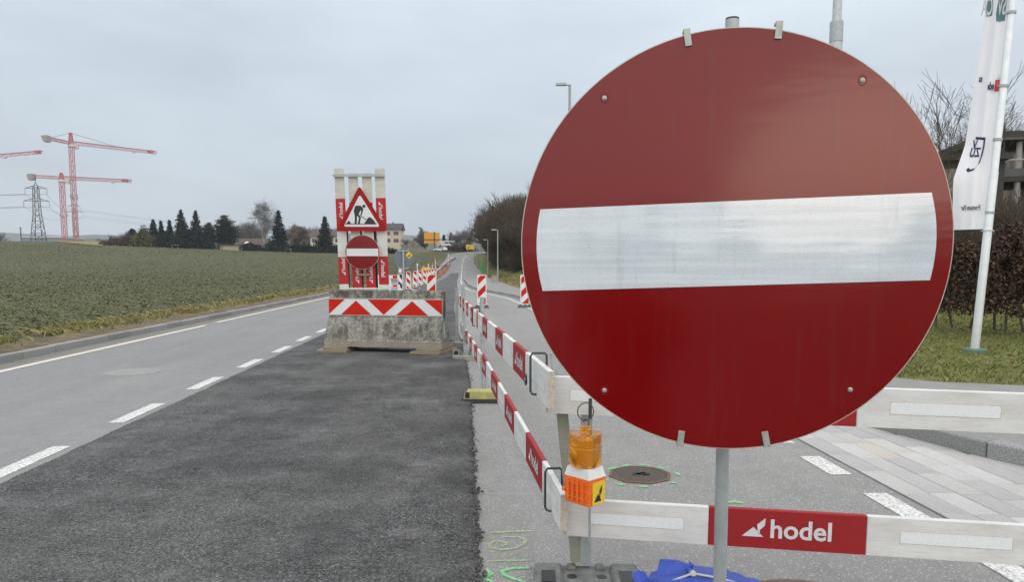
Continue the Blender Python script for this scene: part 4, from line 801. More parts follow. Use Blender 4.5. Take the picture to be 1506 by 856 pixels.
# ------------------------------------------------------------------ flag
DF = 13.0; fb = P(1433, 521, .12); fb = Vector((fb.x, fb.y, .12)); DF = (fb - EYE).dot(F0); ft = at(1496, -60, DF)
ax = (ft - fb).normalized(); LP = 9.6
t_ = thing('flagpole', 'slim white flagpole in a green concrete base before the brown hedge', 'flagpole', fb)
obj('pole', MB().tube([(0, 0, .05), ax * 3.0, ax * 3.01, ax * 6, ax * 6.01, ax * LP], [.066, .064, .058, .056, .05, .045], 16), 'aluminium_pole', t_, True)
obj('base', MB().box(-.13, .13, -.13, .13, -.05, .10, .02), 'green_concrete', t_); obj('hoop', MB().tube([ax * 2.05 + Vector((.09 * math.cos(k * .5236), .09 * math.sin(k * .5236), .01 * math.sin(k))) for k in range(12)], .008, 6, True), 'white_plastic', t_)
for z in (2.32, 3.5, 4.35, 5.5): obj('sleeve', MB().tube([ax * z, ax * (z + .04)], .069, 16), 'galvanised', t_, True)
fl = thing('banner_flag', 'tall white banner flag with mirrored logos hanging on the slim pole', 'flag', fb)
FH0, FH1 = (at(1452, 336, DF) - fb).z, 8.6
edge_y = [-200, 0, 16, 110, 213, 262, 300, 334]; edge_x = [1462, 1450, 1449, 1435, 1419, 1402, 1401, 1402.5]
def flag_pt(u, v):
    """u 0 at the pole .. 1 at the free edge, v height above base"""
    py = 390 - (v + fb.z - 1.6) / DF * FPX; x0 = float(np.interp(py, [-200, 0, 135, 245, 337], [1508, 1485, 1471, 1459, 1448])); x1 = float(np.interp(py, edge_y, edge_x))
    back = .45 * u + .035 * math.sin(u * 7 + v * .35) + .014 * math.sin(u * 15 - v * .5)
    return at(x0 + (x1 - x0) * u, py + 1.5 * u, DF + back) - fb
mb = MB(); nu, nv = 28, 60; vv = []; fs = []
for j in range(nv + 1):
    for i in range(nu + 1): vv.append(flag_pt(i / nu, FH0 + (FH1 - FH0) * j / nv))
for j in range(nv):
    for i in range(nu): k_ = j * (nu + 1) + i; fs.append((k_, k_ + 1, k_ + nu + 2, k_ + nu + 1))
cloth = obj('cloth', mb.add(vv, fs), 'flag_cloth', fl, 'all')
def fmap(u, v): p = flag_pt(u, v); return p - F0 * .022
def fv(py): return (390 - py) / FPX * DF + 1.6 - fb.z
def fdense(pg, nseg, mat, nm='print'):
    mb = MB(); (u0, v0), (u1, v1) = pg; vv = []; fs = []
    for j in range(3):
        for i in range(nseg + 1): vv.append(fmap(u0 + (u1 - u0) * i / nseg, v0 + (v1 - v0) * j / 2))
    for j in range(2):
        for i in range(nseg): k_ = j * (nseg + 1) + i; fs.append((k_, k_ + 1, k_ + nseg + 2, k_ + nseg + 1))
    return obj(nm, mb.add(vv, fs), mat, cloth)
def ftext(s, u0, v0, du, h, mat, bold=.02):
    mb = MB(); put_text(mb, s, lambda a, b: flag_pt(u0 + a * du, v0 + b * h) - F0 * .034, bold); return obj('lettering', mb, mat, cloth)
fdense(((.16, fv(30)), (.66, fv(-26))), 12, 'flag_cloth_logo_teal'); fdense(((.66, fv(22)), (.97, fv(-26))), 8, 'flag_cloth_logo_teal')
ftext('SWICA', .19, fv(21), .235, .30, 'logo_white')
fdense(((.10, fv(134)), (.26, fv(117))), 6, 'logo_red'); ftext('*', .125, fv(142), .16, .36, 'logo_white', .03); ftext('edel', .30, fv(131), .135, .13, 'logo_navy', .03); ftext('ss', .78, fv(119), .12, .11, 'logo_navy', .03)
ftext('V', .62, fv(218), .17, .15, 'logo_navy', .03); ftext('ZU', .47, fv(229.5), .17, .15, 'logo_navy', .03)
mb = MB(); sh = [(.36, 202.5), (.355, 215), (.36, 228), (.40, 240), (.50, 248), (.64, 250), (.70, 247)]
def ribbon(pts, wd_u, wd_v):
    vv = []; 
    for (u, py) in pts: vv += [fmap(u, fv(py) + wd_v), fmap(u + wd_u, fv(py) - wd_v)]
    return MB().add(vv, [(2 * i, 2 * i + 1, 2 * i + 3, 2 * i + 2) for i in range(len(pts) - 1)])
obj('print', ribbon(sh, .05, .02), 'logo_navy', cloth); obj('print', ribbon([(.36, 203.5), (.5, 203), (.62, 202.5), (.70, 202)], .0, .022), 'logo_navy', cloth)
ftext('Premium Par', .24, fv(308), .077, .085, 'logo_navy', .02)

# ------------------------------------------------------------------ vegetation generators
def quads(C, S, rng, asp=(1, 1), up=None):
    n = len(C); a = rng.normal(size=(n, 3)); a /= np.linalg.norm(a, axis=1)[:, None]
    if up is not None: a = a * (1 - up) + np.array([0, 0, 1.]) * up * np.sign(a[:, 2:3] + .5); a /= np.linalg.norm(a, axis=1)[:, None]
    b = rng.normal(size=(n, 3)); b -= a * (a * b).sum(1)[:, None]; b /= np.linalg.norm(b, axis=1)[:, None]; c = np.cross(a, b)
    s = (S * rng.uniform(.6, 1.3, n))[:, None]; b = b * s * asp[0] / 2; c = c * s * asp[1] / 2
    V = np.stack([C - b - c * .4, C + b * .3 - c, C + b + c * .4, C - b * .3 + c], 1).reshape(-1, 3); return V, np.arange(4 * n).reshape(n, 4)
def blades(Bp, h, wd, rng, lean=.5):
    n = len(Bp); d = rng.normal(size=(n, 3)); d[:, 2] = 0; d /= np.linalg.norm(d, axis=1)[:, None]; hh = (h * rng.uniform(.4, 1.2, n))[:, None]; s = np.cross(d, [0, 0, 1.]) * (wd * rng.uniform(.6, 1.4, n))[:, None]
    tip = Bp + d * hh * rng.uniform(.1, lean * 2, n)[:, None] + np.array([0, 0, 1.]) * hh; mid = Bp + d * hh * .25 + np.array([0, 0, .6]) * hh
    V = np.stack([Bp - s, Bp + s, mid + s * .8, tip], 1).reshape(-1, 3); return V, np.arange(4 * n).reshape(n, 4)
def prisms(S0, S1, R0, R1, n=3):
    """tapered n-sided prisms for arrays of segments"""
    S0, S1 = np.asarray(S0, float), np.asarray(S1, float); R0, R1 = np.asarray(R0, float), np.asarray(R1, float); d = S1 - S0; d /= np.linalg.norm(d, axis=1)[:, None] + 1e-9
    u = np.where(np.abs(d[:, 2:3]) > .9, [[1., 0, 0]], [[0, 0, 1.]]); x = np.cross(d, u); x /= np.linalg.norm(x, axis=1)[:, None]; y = np.cross(d, x); V = []
    for k in range(n): a = 2 * math.pi * k / n; o = x * math.cos(a) + y * math.sin(a); V += [S0 + o * R0[:, None], S1 + o * R1[:, None]]
    V = np.stack(V, 1).reshape(-1, 3); m = len(S0); b = (np.arange(m) * 2 * n)[:, None]; F = []
    for k in range(n): l = (k + 1) % n; F.append(b + np.array([[2 * k, 2 * l, 2 * l + 1, 2 * k + 1]]))
    return V, np.stack(F, 1).reshape(-1, 4)
def bare_tree(seed, h=10, levels=5, spread=.6, trunk=.16, kids=(3, 5), droop=0, stems=1, low=.25, ratio=.66, upw=.25, twig=.012):
    rg = random.Random(seed); big = []; sml = []
    def grow(p, d, ln, r_, lv):
        n = 3 if lv < levels - 1 else 2; q = p; pts = [p]
        for i in range(n):
            d = (d + Vector((rg.gauss(0, .11), rg.gauss(0, .11), rg.gauss(0, .07) + upw * .12 * (1 if not droop or lv < 3 else -droop)))).normalized(); s = q + d * ln / n; r0 = r_ * (1 - .35 * i / n); r1 = r_ * (1 - .35 * (i + 1) / n)
            (big if lv < 2 else sml).append((q, s, max(r0, twig), max(r1, twig * .8))); q = s; pts.append((q, d, r1, (i + 1) / n))
        if lv >= levels: return
        for k in range(rg.randint(*kids)):
            f = rg.uniform(low if lv == 0 else .25, 1); i = min(n, max(1, int(math.ceil(f * n)))); b, bd, br, _ = pts[i]; a = rg.uniform(0, 6.283); side = bd.orthogonal().normalized(); side = (Matrix.Rotation(a, 3, bd) @ side)
            nd = (bd * (1 - spread) + side * spread * rg.uniform(.6, 1.2) + UPZ * upw * (1 if not (droop and lv > 1) else -droop)).normalized(); grow(b - bd * ln / n * rg.uniform(0, .8), nd, ln * ratio * rg.uniform(.7, 1.15), br * rg.uniform(.5, .72), lv + 1)
        grow(q, d, ln * ratio, pts[-1][2] * .85, lv + 1)
    for s in range(stems):
        d = Vector((rg.gauss(0, .12), rg.gauss(0, .12), 1)).normalized() if stems == 1 else Vector((rg.gauss(0, .3), rg.gauss(0, .3), 1)).normalized()
        grow(Vector((rg.gauss(0, .25), rg.gauss(0, .25), -.1)) if stems > 1 else Vector((0, 0, -.1)), d, h * .36 * rg.uniform(.85, 1.1), trunk * (1 if stems == 1 else rg.uniform(.5, .9)), 0)
    top = max(s[1].z for s in sml); k = h / top
    def pk(L_, n): S = prisms([s[0] * k for s in L_], [s[1] * k for s in L_], [s[2] for s in L_], [s[3] for s in L_], n); return S
    return pk(big, 5), pk(sml, 3)
def conifer(seed, h=14, r_=3, kind='spruce', dens=1.0):
    rg = np.random.default_rng(seed); C = []; S = []
    nb = int((34 if kind != 'thuja' else 40) * dens * 17); r_ = r_ * (1.2 if kind == 'spruce' else 1.0)
    for i in range(nb):
        f = (i + rg.random()) / nb; z = h * (.05 + .95 * f)
        if kind == 'spruce': rad = r_ * (1 - f) ** .85 * rg.uniform(.7, 1.12) + .2
        elif kind == 'pine': rad = r_ * (math.sin(math.pi * min(1, .12 + .86 * f ** .9)) ** .6) * rg.uniform(.5, 1.15)
        else: rad = r_ * (1 - f ** 3.2) ** .6 * rg.uniform(.75, 1.08)
        a = rg.uniform(0, 6.283); rad *= 1 + .20 * math.sin(f * 38 + a * 2 + seed) * (kind != 'thuja') + .16 * math.sin(a * 3 + seed + f * 5); k = max(3, int(rad * 3.2))
        for j in range(k):
            q = (j + rg.random()) / k; q = .25 + .75 * q; dz = (-.28 * rad * q + .15 * rad * q * q) if kind == 'spruce' else (.1 * rad * q)
            C.append((rad * q * math.cos(a) + rg.normal(0, .12), rad * q * math.sin(a) + rg.normal(0, .12), z + dz + rg.normal(0, .1))); S.append((.78 if kind != 'pine' else .75) * (1.1 - .35 * q) * (.55 + .45 * (1 - f)))
    V, F = quads(np.array(C), np.array(S), rg, (1.5, .75), .35); tr = MB().tube([(0, 0, -.2), (0, 0, h * .5), (0, 0, h * .985)], [.05 + h * .013, .03 + h * .007, .02], 8); return tr, (V, F)
def tree_obj(name, label, cat, base, trunk, crown, mt, mc, group=None, rz=0, s=1):
    t = thing(name, label, cat, base, rz, group)
    if isinstance(trunk, MB): obj('trunk', trunk, mt, t, True)
    else: obj('trunk', mesh_np('trunk', *trunk), mt, t)
    obj('crown', mesh_np('crown', *crown), mc, t); t.scale = (s, s, s); return t
# --- left belt of garden trees on the crest
def base_at(px, D): p = at(px, 372, D); return Vector((p.x, p.y, Hz(p.x, p.y)))
def size_px(px, ytop, D): b = base_at(px, D); return at(px, ytop, D).z - b.z
CON = [(196, 337, 17, 'thuja', 'needle_dark', 'rounded dark cypress at the field-side end of the evergreen belt', 250), (212, 336, 13, 'thuja', 'needle_dark', 'rounded dark cypress close beside the end one of the belt', 254),
       (227, 323, 20, 'spruce', 'needle_green', 'mid green bushy conifer behind the olive shrub', 256), (238.5, 325, 9, 'spruce', 'needle_dark', 'very slim dark conifer next to the bushy green conifer', 252), (251, 324, 13, 'spruce', 'needle_dark', 'slim dark conifer beside the tallest spruce of the belt', 252),
       (268, 308.5, 27, 'spruce', 'needle_green', 'tall broad spruce, highest of the evergreen belt', 250), (290, 310, 24, 'spruce', 'needle_blue', 'tall bluish spruce beside the broad pine', 249), (308, 328, 24, 'pine', 'needle_green', 'low pine between the bluish spruce and the broad pine', 258),
       (332, 317, 38, 'pine', 'needle_dark', 'broad dark pine with ragged top above the low shed', 254), (411, 309.5, 26, 'spruce', 'needle_dark', 'narrow dark spruce standing beside the pale birch', 250), (478.5, 318, 26, 'spruce', 'needle_dark', 'dark spruce in front of the cream house', 250),
       (279, 338, 26, 'pine', 'needle_dark', 'low dark evergreen filling the gap between the two tall spruces', 256), (243, 340, 26, 'pine', 'needle_dark', 'low dark evergreen below the slim conifers', 258)]
for i, (px, yt, wpx, kd, mt, lab, D) in enumerate(CON):
    h_ = size_px(px, yt, D); r_ = wpx / FPX * D / 2; tr, cr = conifer(100 + i, h_, r_, kd, 1.0); tree_obj('conifer_tree', lab, 'conifer', base_at(px, D), tr, cr, 'bark', mt, 'evergreens on the field crest')
b_, s_ = bare_tree(35, 18.5, 6, .45, .17, (3, 4), .5, 1, .22, .68, .32, .017); tree_obj('birch_tree', 'tall bare birch with pale trunk and hanging twigs', 'birch', base_at(391, 249), b_, s_, 'bark_birch', 'twig_grey')
b_, s_ = bare_tree(12, 9.8, 6, .6, .2, (3, 5), 0, 1, .2, .7, .2, .03); tree_obj('bare_tree', 'spreading bare tree between the two dark spruces', 'tree', base_at(442, 251), b_, s_, 'bark', 'twig_pale')
b_, s_ = bare_tree(13, 10.5, 5, .55, .2, (3, 4), 0, 2, .2, .7, .3, .02)
tg = tree_obj('bare_tree', 'grey bare tree in the misty clump behind the broad pine', 'tree', base_at(352, 300), b_, s_, 'bark', 'twig_grey', 'misty bare trees behind the garden trees')
for i, (px, D, s) in enumerate(((360, 310, 1.25), (367, 300, 1.2), (374, 320, 1.0), (346, 310, 1.1), (425, 300, 1.0), (433, 310, 1.1), (455, 300, .9), (466, 310, 1.15), (495, 300, 1.0), (456, 320, 1.3), (489, 320, 1.3), (382, 310, 1.2))): q = dup(tg); place(q, base_at(px, D), i * 1.3, s)
# shrubs
def shrub_mesh(seed, rx, rz, n, size):
    rg = np.random.default_rng(seed); C = rg.normal(size=(n, 3)); C /= np.linalg.norm(C, axis=1)[:, None]; C *= (rg.random(n) ** .4)[:, None]; C[:, 2] = np.abs(C[:, 2]); lump = 1 + .22 * np.sin(C[:, 0] * 5 + seed) * np.cos(C[:, 1] * 4); C = C * lump[:, None] * np.array([rx, rx * .8, rz]); return quads(C, np.full(n, size), rg, (1.4, .8), .2)
def shrub(label, base, rx, rz, mat, seed, n=900, size=.35, group=None):
    t = thing('shrub', label, 'shrub', base, 0, group); obj('foliage', mesh_np('foliage', *shrub_mesh(seed, rx, rz, n, size)), mat, t); st = MB()
    for k in range(5): a = k * 1.256; st.tube([(0, 0, -.1), (rx * .5 * math.cos(a), rx * .4 * math.sin(a), rz * .75)], [.06, .02], 5)
    obj('stem', st, 'bark', t); return t
shrub('olive green rounded shrub at the field-side end of the evergreens', base_at(211, 246), 4.3, 6.2, 'bush_olive', 1, 2200, .45)
shrub('reddish brown shrub next to the olive shrub', base_at(190, 247), 3.2, 4.0, 'bush_brown', 2, 1300, .4); shrub('brown shrub mound furthest out on the field crest', base_at(172, 248), 3.6, 2.6, 'bush_brown', 3, 1200, .4); shrub('low brown brush heap tapering onto the field', base_at(157, 247), 2.6, 1.5, 'bush_brown', 4, 800, .35)
sg = None
for i, (px, rx, rz_) in enumerate(((262, 4, 3.2), (283, 4, 3.0), (302, 4, 3.2), (366, 3.2, 2.8), (377, 3, 2.2), (400, 3.2, 3.4), (421, 3, 2.6), (436, 3, 3.4), (452, 3.4, 3.0), (464, 3, 2.6), (492, 3.4, 2.8), (237, 3.6, 3.2), (505, 3.4, 2.4), (520, 3.6, 2.6), (546, 3.6, 2.2), (575, 3.4, 2.0))):
    if sg is None: sg = shrub('dark garden shrub in the low hedge row along the field edge', base_at(px, 247), 3.2, 2.9, 'needle_dark', 9, 1300, .38, 'dark shrubs along the field edge'); q = sg
    else: q = dup(sg)
    place(q, base_at(px, 246 + (i % 3)), i * .9, (rx / 3.2, rx / 3.2, rz_ / 2.9))
# --- wood on the right of the pavement
WD = [bare_tree(40 + i, 10, 5, .5, .13, (3, 5), 0, 6, .15, .72, .34, .016) for i in range(4)]
WP = [tree_obj('woodland_tree', 'many-stemmed bare tree in the dark wood beside the pavement', 'tree', (0, 0, 0), a, b, 'bark', 'twig_dark', 'bare trees of the wood beside the pavement') for a, b in WD]
spots = []
for y in np.arange(72, 246, 7.5):
    xs0 = float(np.interp(y, [72, 100, 140, 190, 245], [8.2, 5.8, 5.4, 6.6, 8.6]))
    for r_ in range(4): spots.append((xs0 + r_ * 4.2 + random.uniform(-1, 1), y + random.uniform(-2.5, 2.5), float(np.interp(y, [72, 110, 160, 245], [.95, 1.15, 1.45, 1.75])) * random.uniform(.85, 1.12) * (.82 if r_ == 0 else 1)))
for y in (82, 90, 100, 112):
    for x in (26, 34, 43): spots.append((x + random.uniform(-2, 2), y + random.uniform(-3, 3), random.uniform(1, 1.25)))
for i, (x, y, s) in enumerate(spots):
    q = WP[i] if i < 4 else dup(WP[i % 4]); place(q, (x, y, Hz(x, y) + .3), random.uniform(0, 6.28), s)
mb = None; us = None
for i, y in enumerate(np.arange(70, 240, 4.0)):                      # dark undergrowth at the foot of the wood
    x = float(np.interp(y, [70, 100, 140, 190, 245], [8.6, 5.8, 5.4, 6.2, 8.5])) + .8
    if us is None: us = tree_obj('undergrowth_bush', 'dark brown undergrowth bush at the foot of the wood', 'bush', (0, 0, 0), *bare_tree(95, 4.2, 4, .6, .05, (4, 6), 0, 12, .05, .75, .2, .012), 'bark', 'twig_dark', 'undergrowth at the foot of the wood'); q = us
    else: q = dup(us)
    place(q, (x + random.uniform(-.6, .8), y, Hz(x, y) + .1), i * 1.7, random.uniform(.85, 1.3))
for i, (x, y, s_) in enumerate(((6.4, 247, 1.0), (7.6, 243, 1.2), (9.2, 249, 1.3), (5.8, 238, 1.0), (11, 251, 1.4), (8.4, 252, 1.1), (13, 249, 1.5))): place(dup(us), (x, y, Hz(x, y) + .1), i * 2.3, s_)
# far small trees behind the orange board
b_, s_ = bare_tree(61, 9.5, 6, .62, .22, (3, 5), 0, 1, .25, .7, .22, .03); tree_obj('bare_tree', 'bare round-crowned tree behind the orange board', 'tree', base_at(627, 285), b_, s_, 'bark', 'twig_grey')
for i, (px, yt, wp, D, lab) in enumerate(((653, 345.5, 6, 290, 'smaller conifer beside the parked white vehicles'), (663.5, 342.5, 8, 288, 'larger conifer beside the parked white vehicles'))):
    tr, cr = conifer(160 + i, size_px(px, yt, D), wp / FPX * D / 2 * 1.3, 'spruce', .6); tree_obj('conifer_tree', lab, 'conifer', base_at(px, D), tr, cr, 'bark', 'needle_dark')
for i, (px, D, s) in enumerate(((672, 285, .75), (680, 285, .85), (688, 280, .9), (600, 292, .55), (613, 300, .5))): q = dup(tg); place(q, base_at(px, D), i * 2.1, s, 'small bare tree on the rise before the wood', 'small bare trees on the rise')
for i, (px, D, rx, rz_) in enumerate(((668, 262, 3.2, 2.6), (677, 264, 3.4, 3.0), (686, 266, 3.6, 2.8), (659, 264, 2.4, 1.8))): shrub('brown bare bush on the rise behind the road bend', base_at(px, D), rx, rz_, 'bush_brown', 70 + i, 900, .4, 'brown bushes behind the road bend')
# earth heaps by the house
def heap(label, base, rx, ry, hz_, mat, seed):
    rg = np.random.default_rng(seed); n = 14; vv = []; fs = []
    for j in range(n + 1):
        for i in range(n + 1):
            u, v = 2 * i / n - 1, 2 * j / n - 1; rr = min(1, math.hypot(u, v)); vv.append((u * rx, v * ry, hz_ * (1 - rr) ** .9 * (1 + .25 * rg.normal()) - .1 if rr < 1 else -.2))
    for j in range(n):
        for i in range(n): k_ = j * (n + 1) + i; fs.append((k_, k_ + 1, k_ + n + 2, k_ + n + 1))
    o = tag(obj('earth_heap', MB().add(vv, fs), mat), label, 'earth heap'); o.location = base
heap('grey earth heap between the cream house and the orange board', base_at(608, 262), 4.5, 3.5, 4.0, 'earth_grey', 1); heap('small brown earth heap below the orange board', base_at(620, 258), 3.5, 2.5, 1.8, 'earth_grey', 2)
# bare tree above the sign's right rim, birches behind the building
b_, s_ = bare_tree(83, 7.6, 5, .45, .10, (2, 3), 0, 1, .35, .72, .3, .006); q = at(1345, 400, 24); tree_obj('bare_tree', 'bare tree with rising twigs between the big disc and the banner flag', 'tree', (q.x, q.y, .3), b_, s_, 'bark', 'twig_dark', rz=2.0)
b_, s_ = bare_tree(84, 17.5, 6, .45, .2, (2, 4), .3, 1, .3, .7, .3, .012)
for i, (px, D, s) in enumerate(((1478, 66, .84), (1496, 68, .92), (1520, 66, .95))):
    q = at(px, 400, D); tq = tree_obj('birch_tree', 'fine-twigged bare tree behind the dark building', 'tree', (q.x, q.y, .4), b_, s_, 'bark', 'twig_grey', 'bare trees behind the dark building', rz=i * 2.0, s=s)
# --- beech hedge with brown leaves
def hedge(label, a, b, h_, wd, n, seed):
    a, b = Vector(a), Vector(b); d = b - a; ln = d.length; t = thing('beech_hedge', label, 'hedge', a, math.atan2(d.y, d.x)); rg = np.random.default_rng(seed)
    st = MB()
    for k in range(int(ln / .28)):
        x = k * .28 + rg.uniform(-.08, .08); p = Vector((x, rg.normal(0, .08), 0)); pts = [p]
        for j in range(4): p = p + Vector((rg.normal(0, .09), rg.normal(0, .09), h_ * .24)); pts.append(p)
        st.tube(pts, [.028, .022, .016, .011, .005], 5)
        for j in range(5): q = pts[rg.integers(1, 4)]; st.tube([q, q + Vector((rg.normal(0, .25), rg.normal(0, .2), rg.uniform(.1, .4)))], [.009, .003], 4)
    obj('stems', st, 'bark', t); C = np.stack([rg.uniform(-.1, ln + .1, n), rg.normal(0, wd * .27, n), .28 + (h_ - .2) * rg.random(n) ** .8], 1); cl = np.sin(C[:, 0] * 4.1) * np.sin(C[:, 2] * 5.3 + C[:, 0]) + .6 * np.sin(C[:, 0] * 9 + 3 * C[:, 2]); C = C[cl > -.7]; C = C[C[:, 2] < h_ * (.86 + .10 * np.sin(C[:, 0] * 1.7 + seed) + .07 * np.sin(C[:, 0] * 5.3)) + .1 * rg.random(len(C))]
    C = C[rg.random(len(C)) < np.clip(.22 + C[:, 2] / .9, 0, 1)]
    obj('leaves', mesh_np('leaves', *quads(C, np.full(len(C), .052), rg, (1.3, .8), .1)), 'beech_leaf', t)['kind'] = 'stuff'; return t
h0 = P(1376, 480, .3); h1 = P(1600, 495, .3); hd = hedge('tall brown-leaved beech hedge behind the flagpole', (h0.x, h0.y, .3), (h1.x, h1.y, .3), 2.05, .8, 34000, 5)
h2 = at(1200, 470, 24); hedge('brown-leaved beech hedge continuing behind the big disc', (h2.x, h2.y, .3), (h0.x - .1, h0.y + .1, .3), 2.0, .8, 12000, 6)
BS = [bare_tree(90 + i, 3.6, 4, .6, .05, (3, 5), 0, 9, .1, .75, .25, .007) for i in range(2)]
for i, (px, D, s) in enumerate(((1385, 27, 1.0), (1405, 30, 1.15), (1425, 28, 1.0), (1450, 26, .95), (1470, 27, 1.05), (1488, 25, 1.0), (1505, 27, 1.05), (1530, 26, 1.0), (1395, 24, .8), (1460, 30, 1.2), (1497, 30, 1.2), (1365, 26, 1.1), (1478, 31, 1.25), (1440, 31, 1.2))):
    q = at(px, 400, D); 
    if i < 2: tq = tree_obj('bare_bush', 'bare brown bush on the slope between the hedge and the dark building', 'bush', (0, 0, 0), *BS[i], 'bark', 'twig_dark', 'bare bushes behind the hedge'); BS[i] = tq
    else: tq = dup(BS[i % 2])
    place(tq, (q.x, q.y, .45), i * 1.1, s)
for i, (px, D, s) in enumerate(((1380, 33, 1.0), (1410, 34, 1.0), (1440, 34, .9), (1470, 34, 1.0), (1500, 34, 1.0), (1525, 33, 1.0))):
    q = at(px, 400, D); tq = dup(us); place(tq, (q.x, q.y, .4), i, s * .9, 'dark brown thicket below the dark building', 'thickets below the dark building')

# ------------------------------------------------------------------ buildings
bq = at(1462, 400, 44); t_ = thing('office_building', 'dark timber and concrete building with balconies and pale columns behind the hedge', 'building', (bq.x, bq.y, .4), R(-14))
Wb = 16; zt = at(1480, 195, 44).z - .4
def fl_z(py): return at(1480, py, 44).z - .4
obj('wall', MB().box(-.6, Wb, 2.2, 9, 0, zt - .35), 'render_grey', t_); rf = obj('roof', MB().box(-1.0, Wb + .5, -.6, 9.4, zt - .42, zt), 'timber_dark', t_); obj('roof_edge', MB().box(-1.0, Wb + .5, -.66, -.601, zt - .50, zt - .38), 'render_grey', rf)
obj('ceiling_panel', MB().box(-.8, Wb, -.4, 2.2, zt - .55, zt - .425), 'timber_dark', t_)
for z0 in (fl_z(268), fl_z(262) - 3.1):
    o = obj('balcony', MB().box(-.8, Wb, -.4, 2.19, z0, z0 + .28), 'timber_dark', t_); obj('parapet', MB().box(-.8, Wb, -.42, -.36, z0 + .281, z0 + .75), 'render_grey', o); obj('handrail', MB().bar((-.8, -.39, z0 + 1.25), (Wb, -.39, z0 + 1.25), .05), 'galvanised', o)
for i in range(6):
    x = .9 + i * 2.7; obj('column', MB().tube([(x, -.1, 0), (x, -.1, zt - .45)], .16, 12), 'column_pale', t_, True); obj('mullion', MB().bar((x - 1.0, -.55, .2), (x - 1.0, -.55, zt + .15), .08), 'timber_dark', t_); obj('mullion', MB().bar((x + .35, -.55, .2), (x + .35, -.55, zt + .15), .08), 'timber_dark', t_)
    for z0 in (fl_z(268) + .4, fl_z(262) - 2.7): w_ = obj('window', MB().box(x - 1.1, x + 1.2, 2.14, 2.199, z0, z0 + 2.2), 'window_dark', t_); obj('window_frame', MB().bar((x, 2.12, z0), (x, 2.12, z0 + 2.2), .06), 'galvanised', w_)
for i in range(5): x = .2 + i * 1.7; obj('balcony_chair', MB().box(x, x + .45, .3, .75, fl_z(268) + .3, fl_z(268) + .75).box(x, x + .45, .72, .78, fl_z(268) + .75, fl_z(268) + 1.2), 'sign_back_grey', t_)
wq = at(1390, 400, 40); t_ = thing('garden_pavilion', 'low dark flat-roofed building half hidden behind the banner flag', 'building', (wq.x, wq.y, .4), R(-14)); zt2 = at(1395, 228, 40).z - .4
obj('wall', MB().box(-1.6, 2.6, 0, 5, 0, zt2 - .3), 'timber_dark', t_); obj('roof', MB().box(-2.0, 2.8, -.4, 5.2, zt2 - .3, zt2), 'timber_dark', t_); obj('window', MB().box(-1, 1.6, -.03, -.001, zt2 - 2.0, zt2 - .7), 'window_dark', t_)

def house(label, px0, px1, D, yeave, yridge, wall, roof, depth=9, nwin=3, floors=2, gable=False, group=None):
    a = base_at(px0, D); b = base_at(px1, D); wd = (b - a).length; t = thing('house', label, 'house', a, YAW, group); ze = at(px0, yeave, D).z - a.z; zr = at(px0, yridge, D).z - a.z
    obj('wall', MB().prism([(0, -1), (depth, -1), (depth, ze), (0, ze)] if not gable else [(0, -1), (depth, -1), (depth, ze), (0, ze)], lambda p, q: (0, p, q), lambda p, q: (wd, p, q)), wall, t)
    if not gable:
        r_ = MB().prism([(-.7, ze - .1), (depth + .7, ze - .1), (depth / 2, zr)], lambda p, q: (-.6, p, q), lambda p, q: (wd + .6, p, q))
    else: r_ = MB().prism([(-.7, ze - .1), (wd + .7, ze - .1), (wd / 2, zr)], lambda p, q: (p, -.6, q), lambda p, q: (p, depth + .6, q))
    ro_ = obj('roof', r_, roof, t); obj('chimney', MB().box(wd * .7, wd * .7 + .6, depth * .55, depth * .55 + .6, zr - 1.0, zr + .6), 'render_grey', ro_)
    obj('skylight', MB().prism([(wd * .3, .3), (wd * .42, .3), (wd * .42, .55), (wd * .3, .55)], lambda p, q: (p, -.7 + (depth / 2 + .7) * q - .02, ze - .1 + (zr - ze + .1) * q + .03), lambda p, q: (p, -.7 + (depth / 2 + .7) * q, ze - .1 + (zr - ze + .1) * q - .05)), 'white_plastic', ro_) if not gable else None
    for f in range(floors):
        for i in range(nwin):
            x = wd * (i + .5) / nwin; z0 = ze - 2.35 - f * 2.9
            w_ = obj('window', MB().box(x - .55, x + .55, -.06, -.001, z0, z0 + 1.4), 'window_dark', t); obj('shutter', MB().box(x - 1.0, x - .56, -.08, -.001, z0, z0 + 1.4), 'shutter_brown', w_); obj('shutter', MB().box(x + .56, x + 1.0, -.08, -.001, z0, z0 + 1.4), 'shutter_brown', w_); obj('frame', MB().box(x - .03, x + .03, -.075, -.0605, z0, z0 + 1.4), 'white_plastic', w_)
    return t
house('cream two-storey house with dark roof beside the upright boards', 540, 589, 300, 337, 327.5, 'cream_wall', 'roof_dark', 10, 4, 2)
house('whitish house with brown roof behind the dark spruce', 457, 503, 290, 347.5, 339, 'white_wall', 'roof_brown', 9, 4, 2)
house('low house with broad brown roof behind the birch', 346, 389, 275, 361, 350, 'white_wall', 'roof_brown', 9, 3, 1)
t_ = thing('garden_shed', 'low beige shed with flat dark roof at the field edge', 'shed', base_at(320, 245.5), YAW); wd = 36 / FPX * 245.5; obj('wall', MB().box(.9, wd, 0, 3, -.4, 1.5), 'beige_wall', t_); obj('roof', MB().prism([(-.3, 1.6), (wd + .2, 1.45), (wd + .2, 1.7), (-.3, 2.0)], lambda a, b: (a, -.5, b), lambda a, b: (a, 3.4, b)), 'roof_dark', t_); obj('side_panel', MB().box(.1, .89, .05, 2.9, -.4, 1.55), 'timber_dark', t_); obj('door', MB().box(1.0, 1.9, -.04, -.001, -.2, 1.35), 'timber_raw', t_)
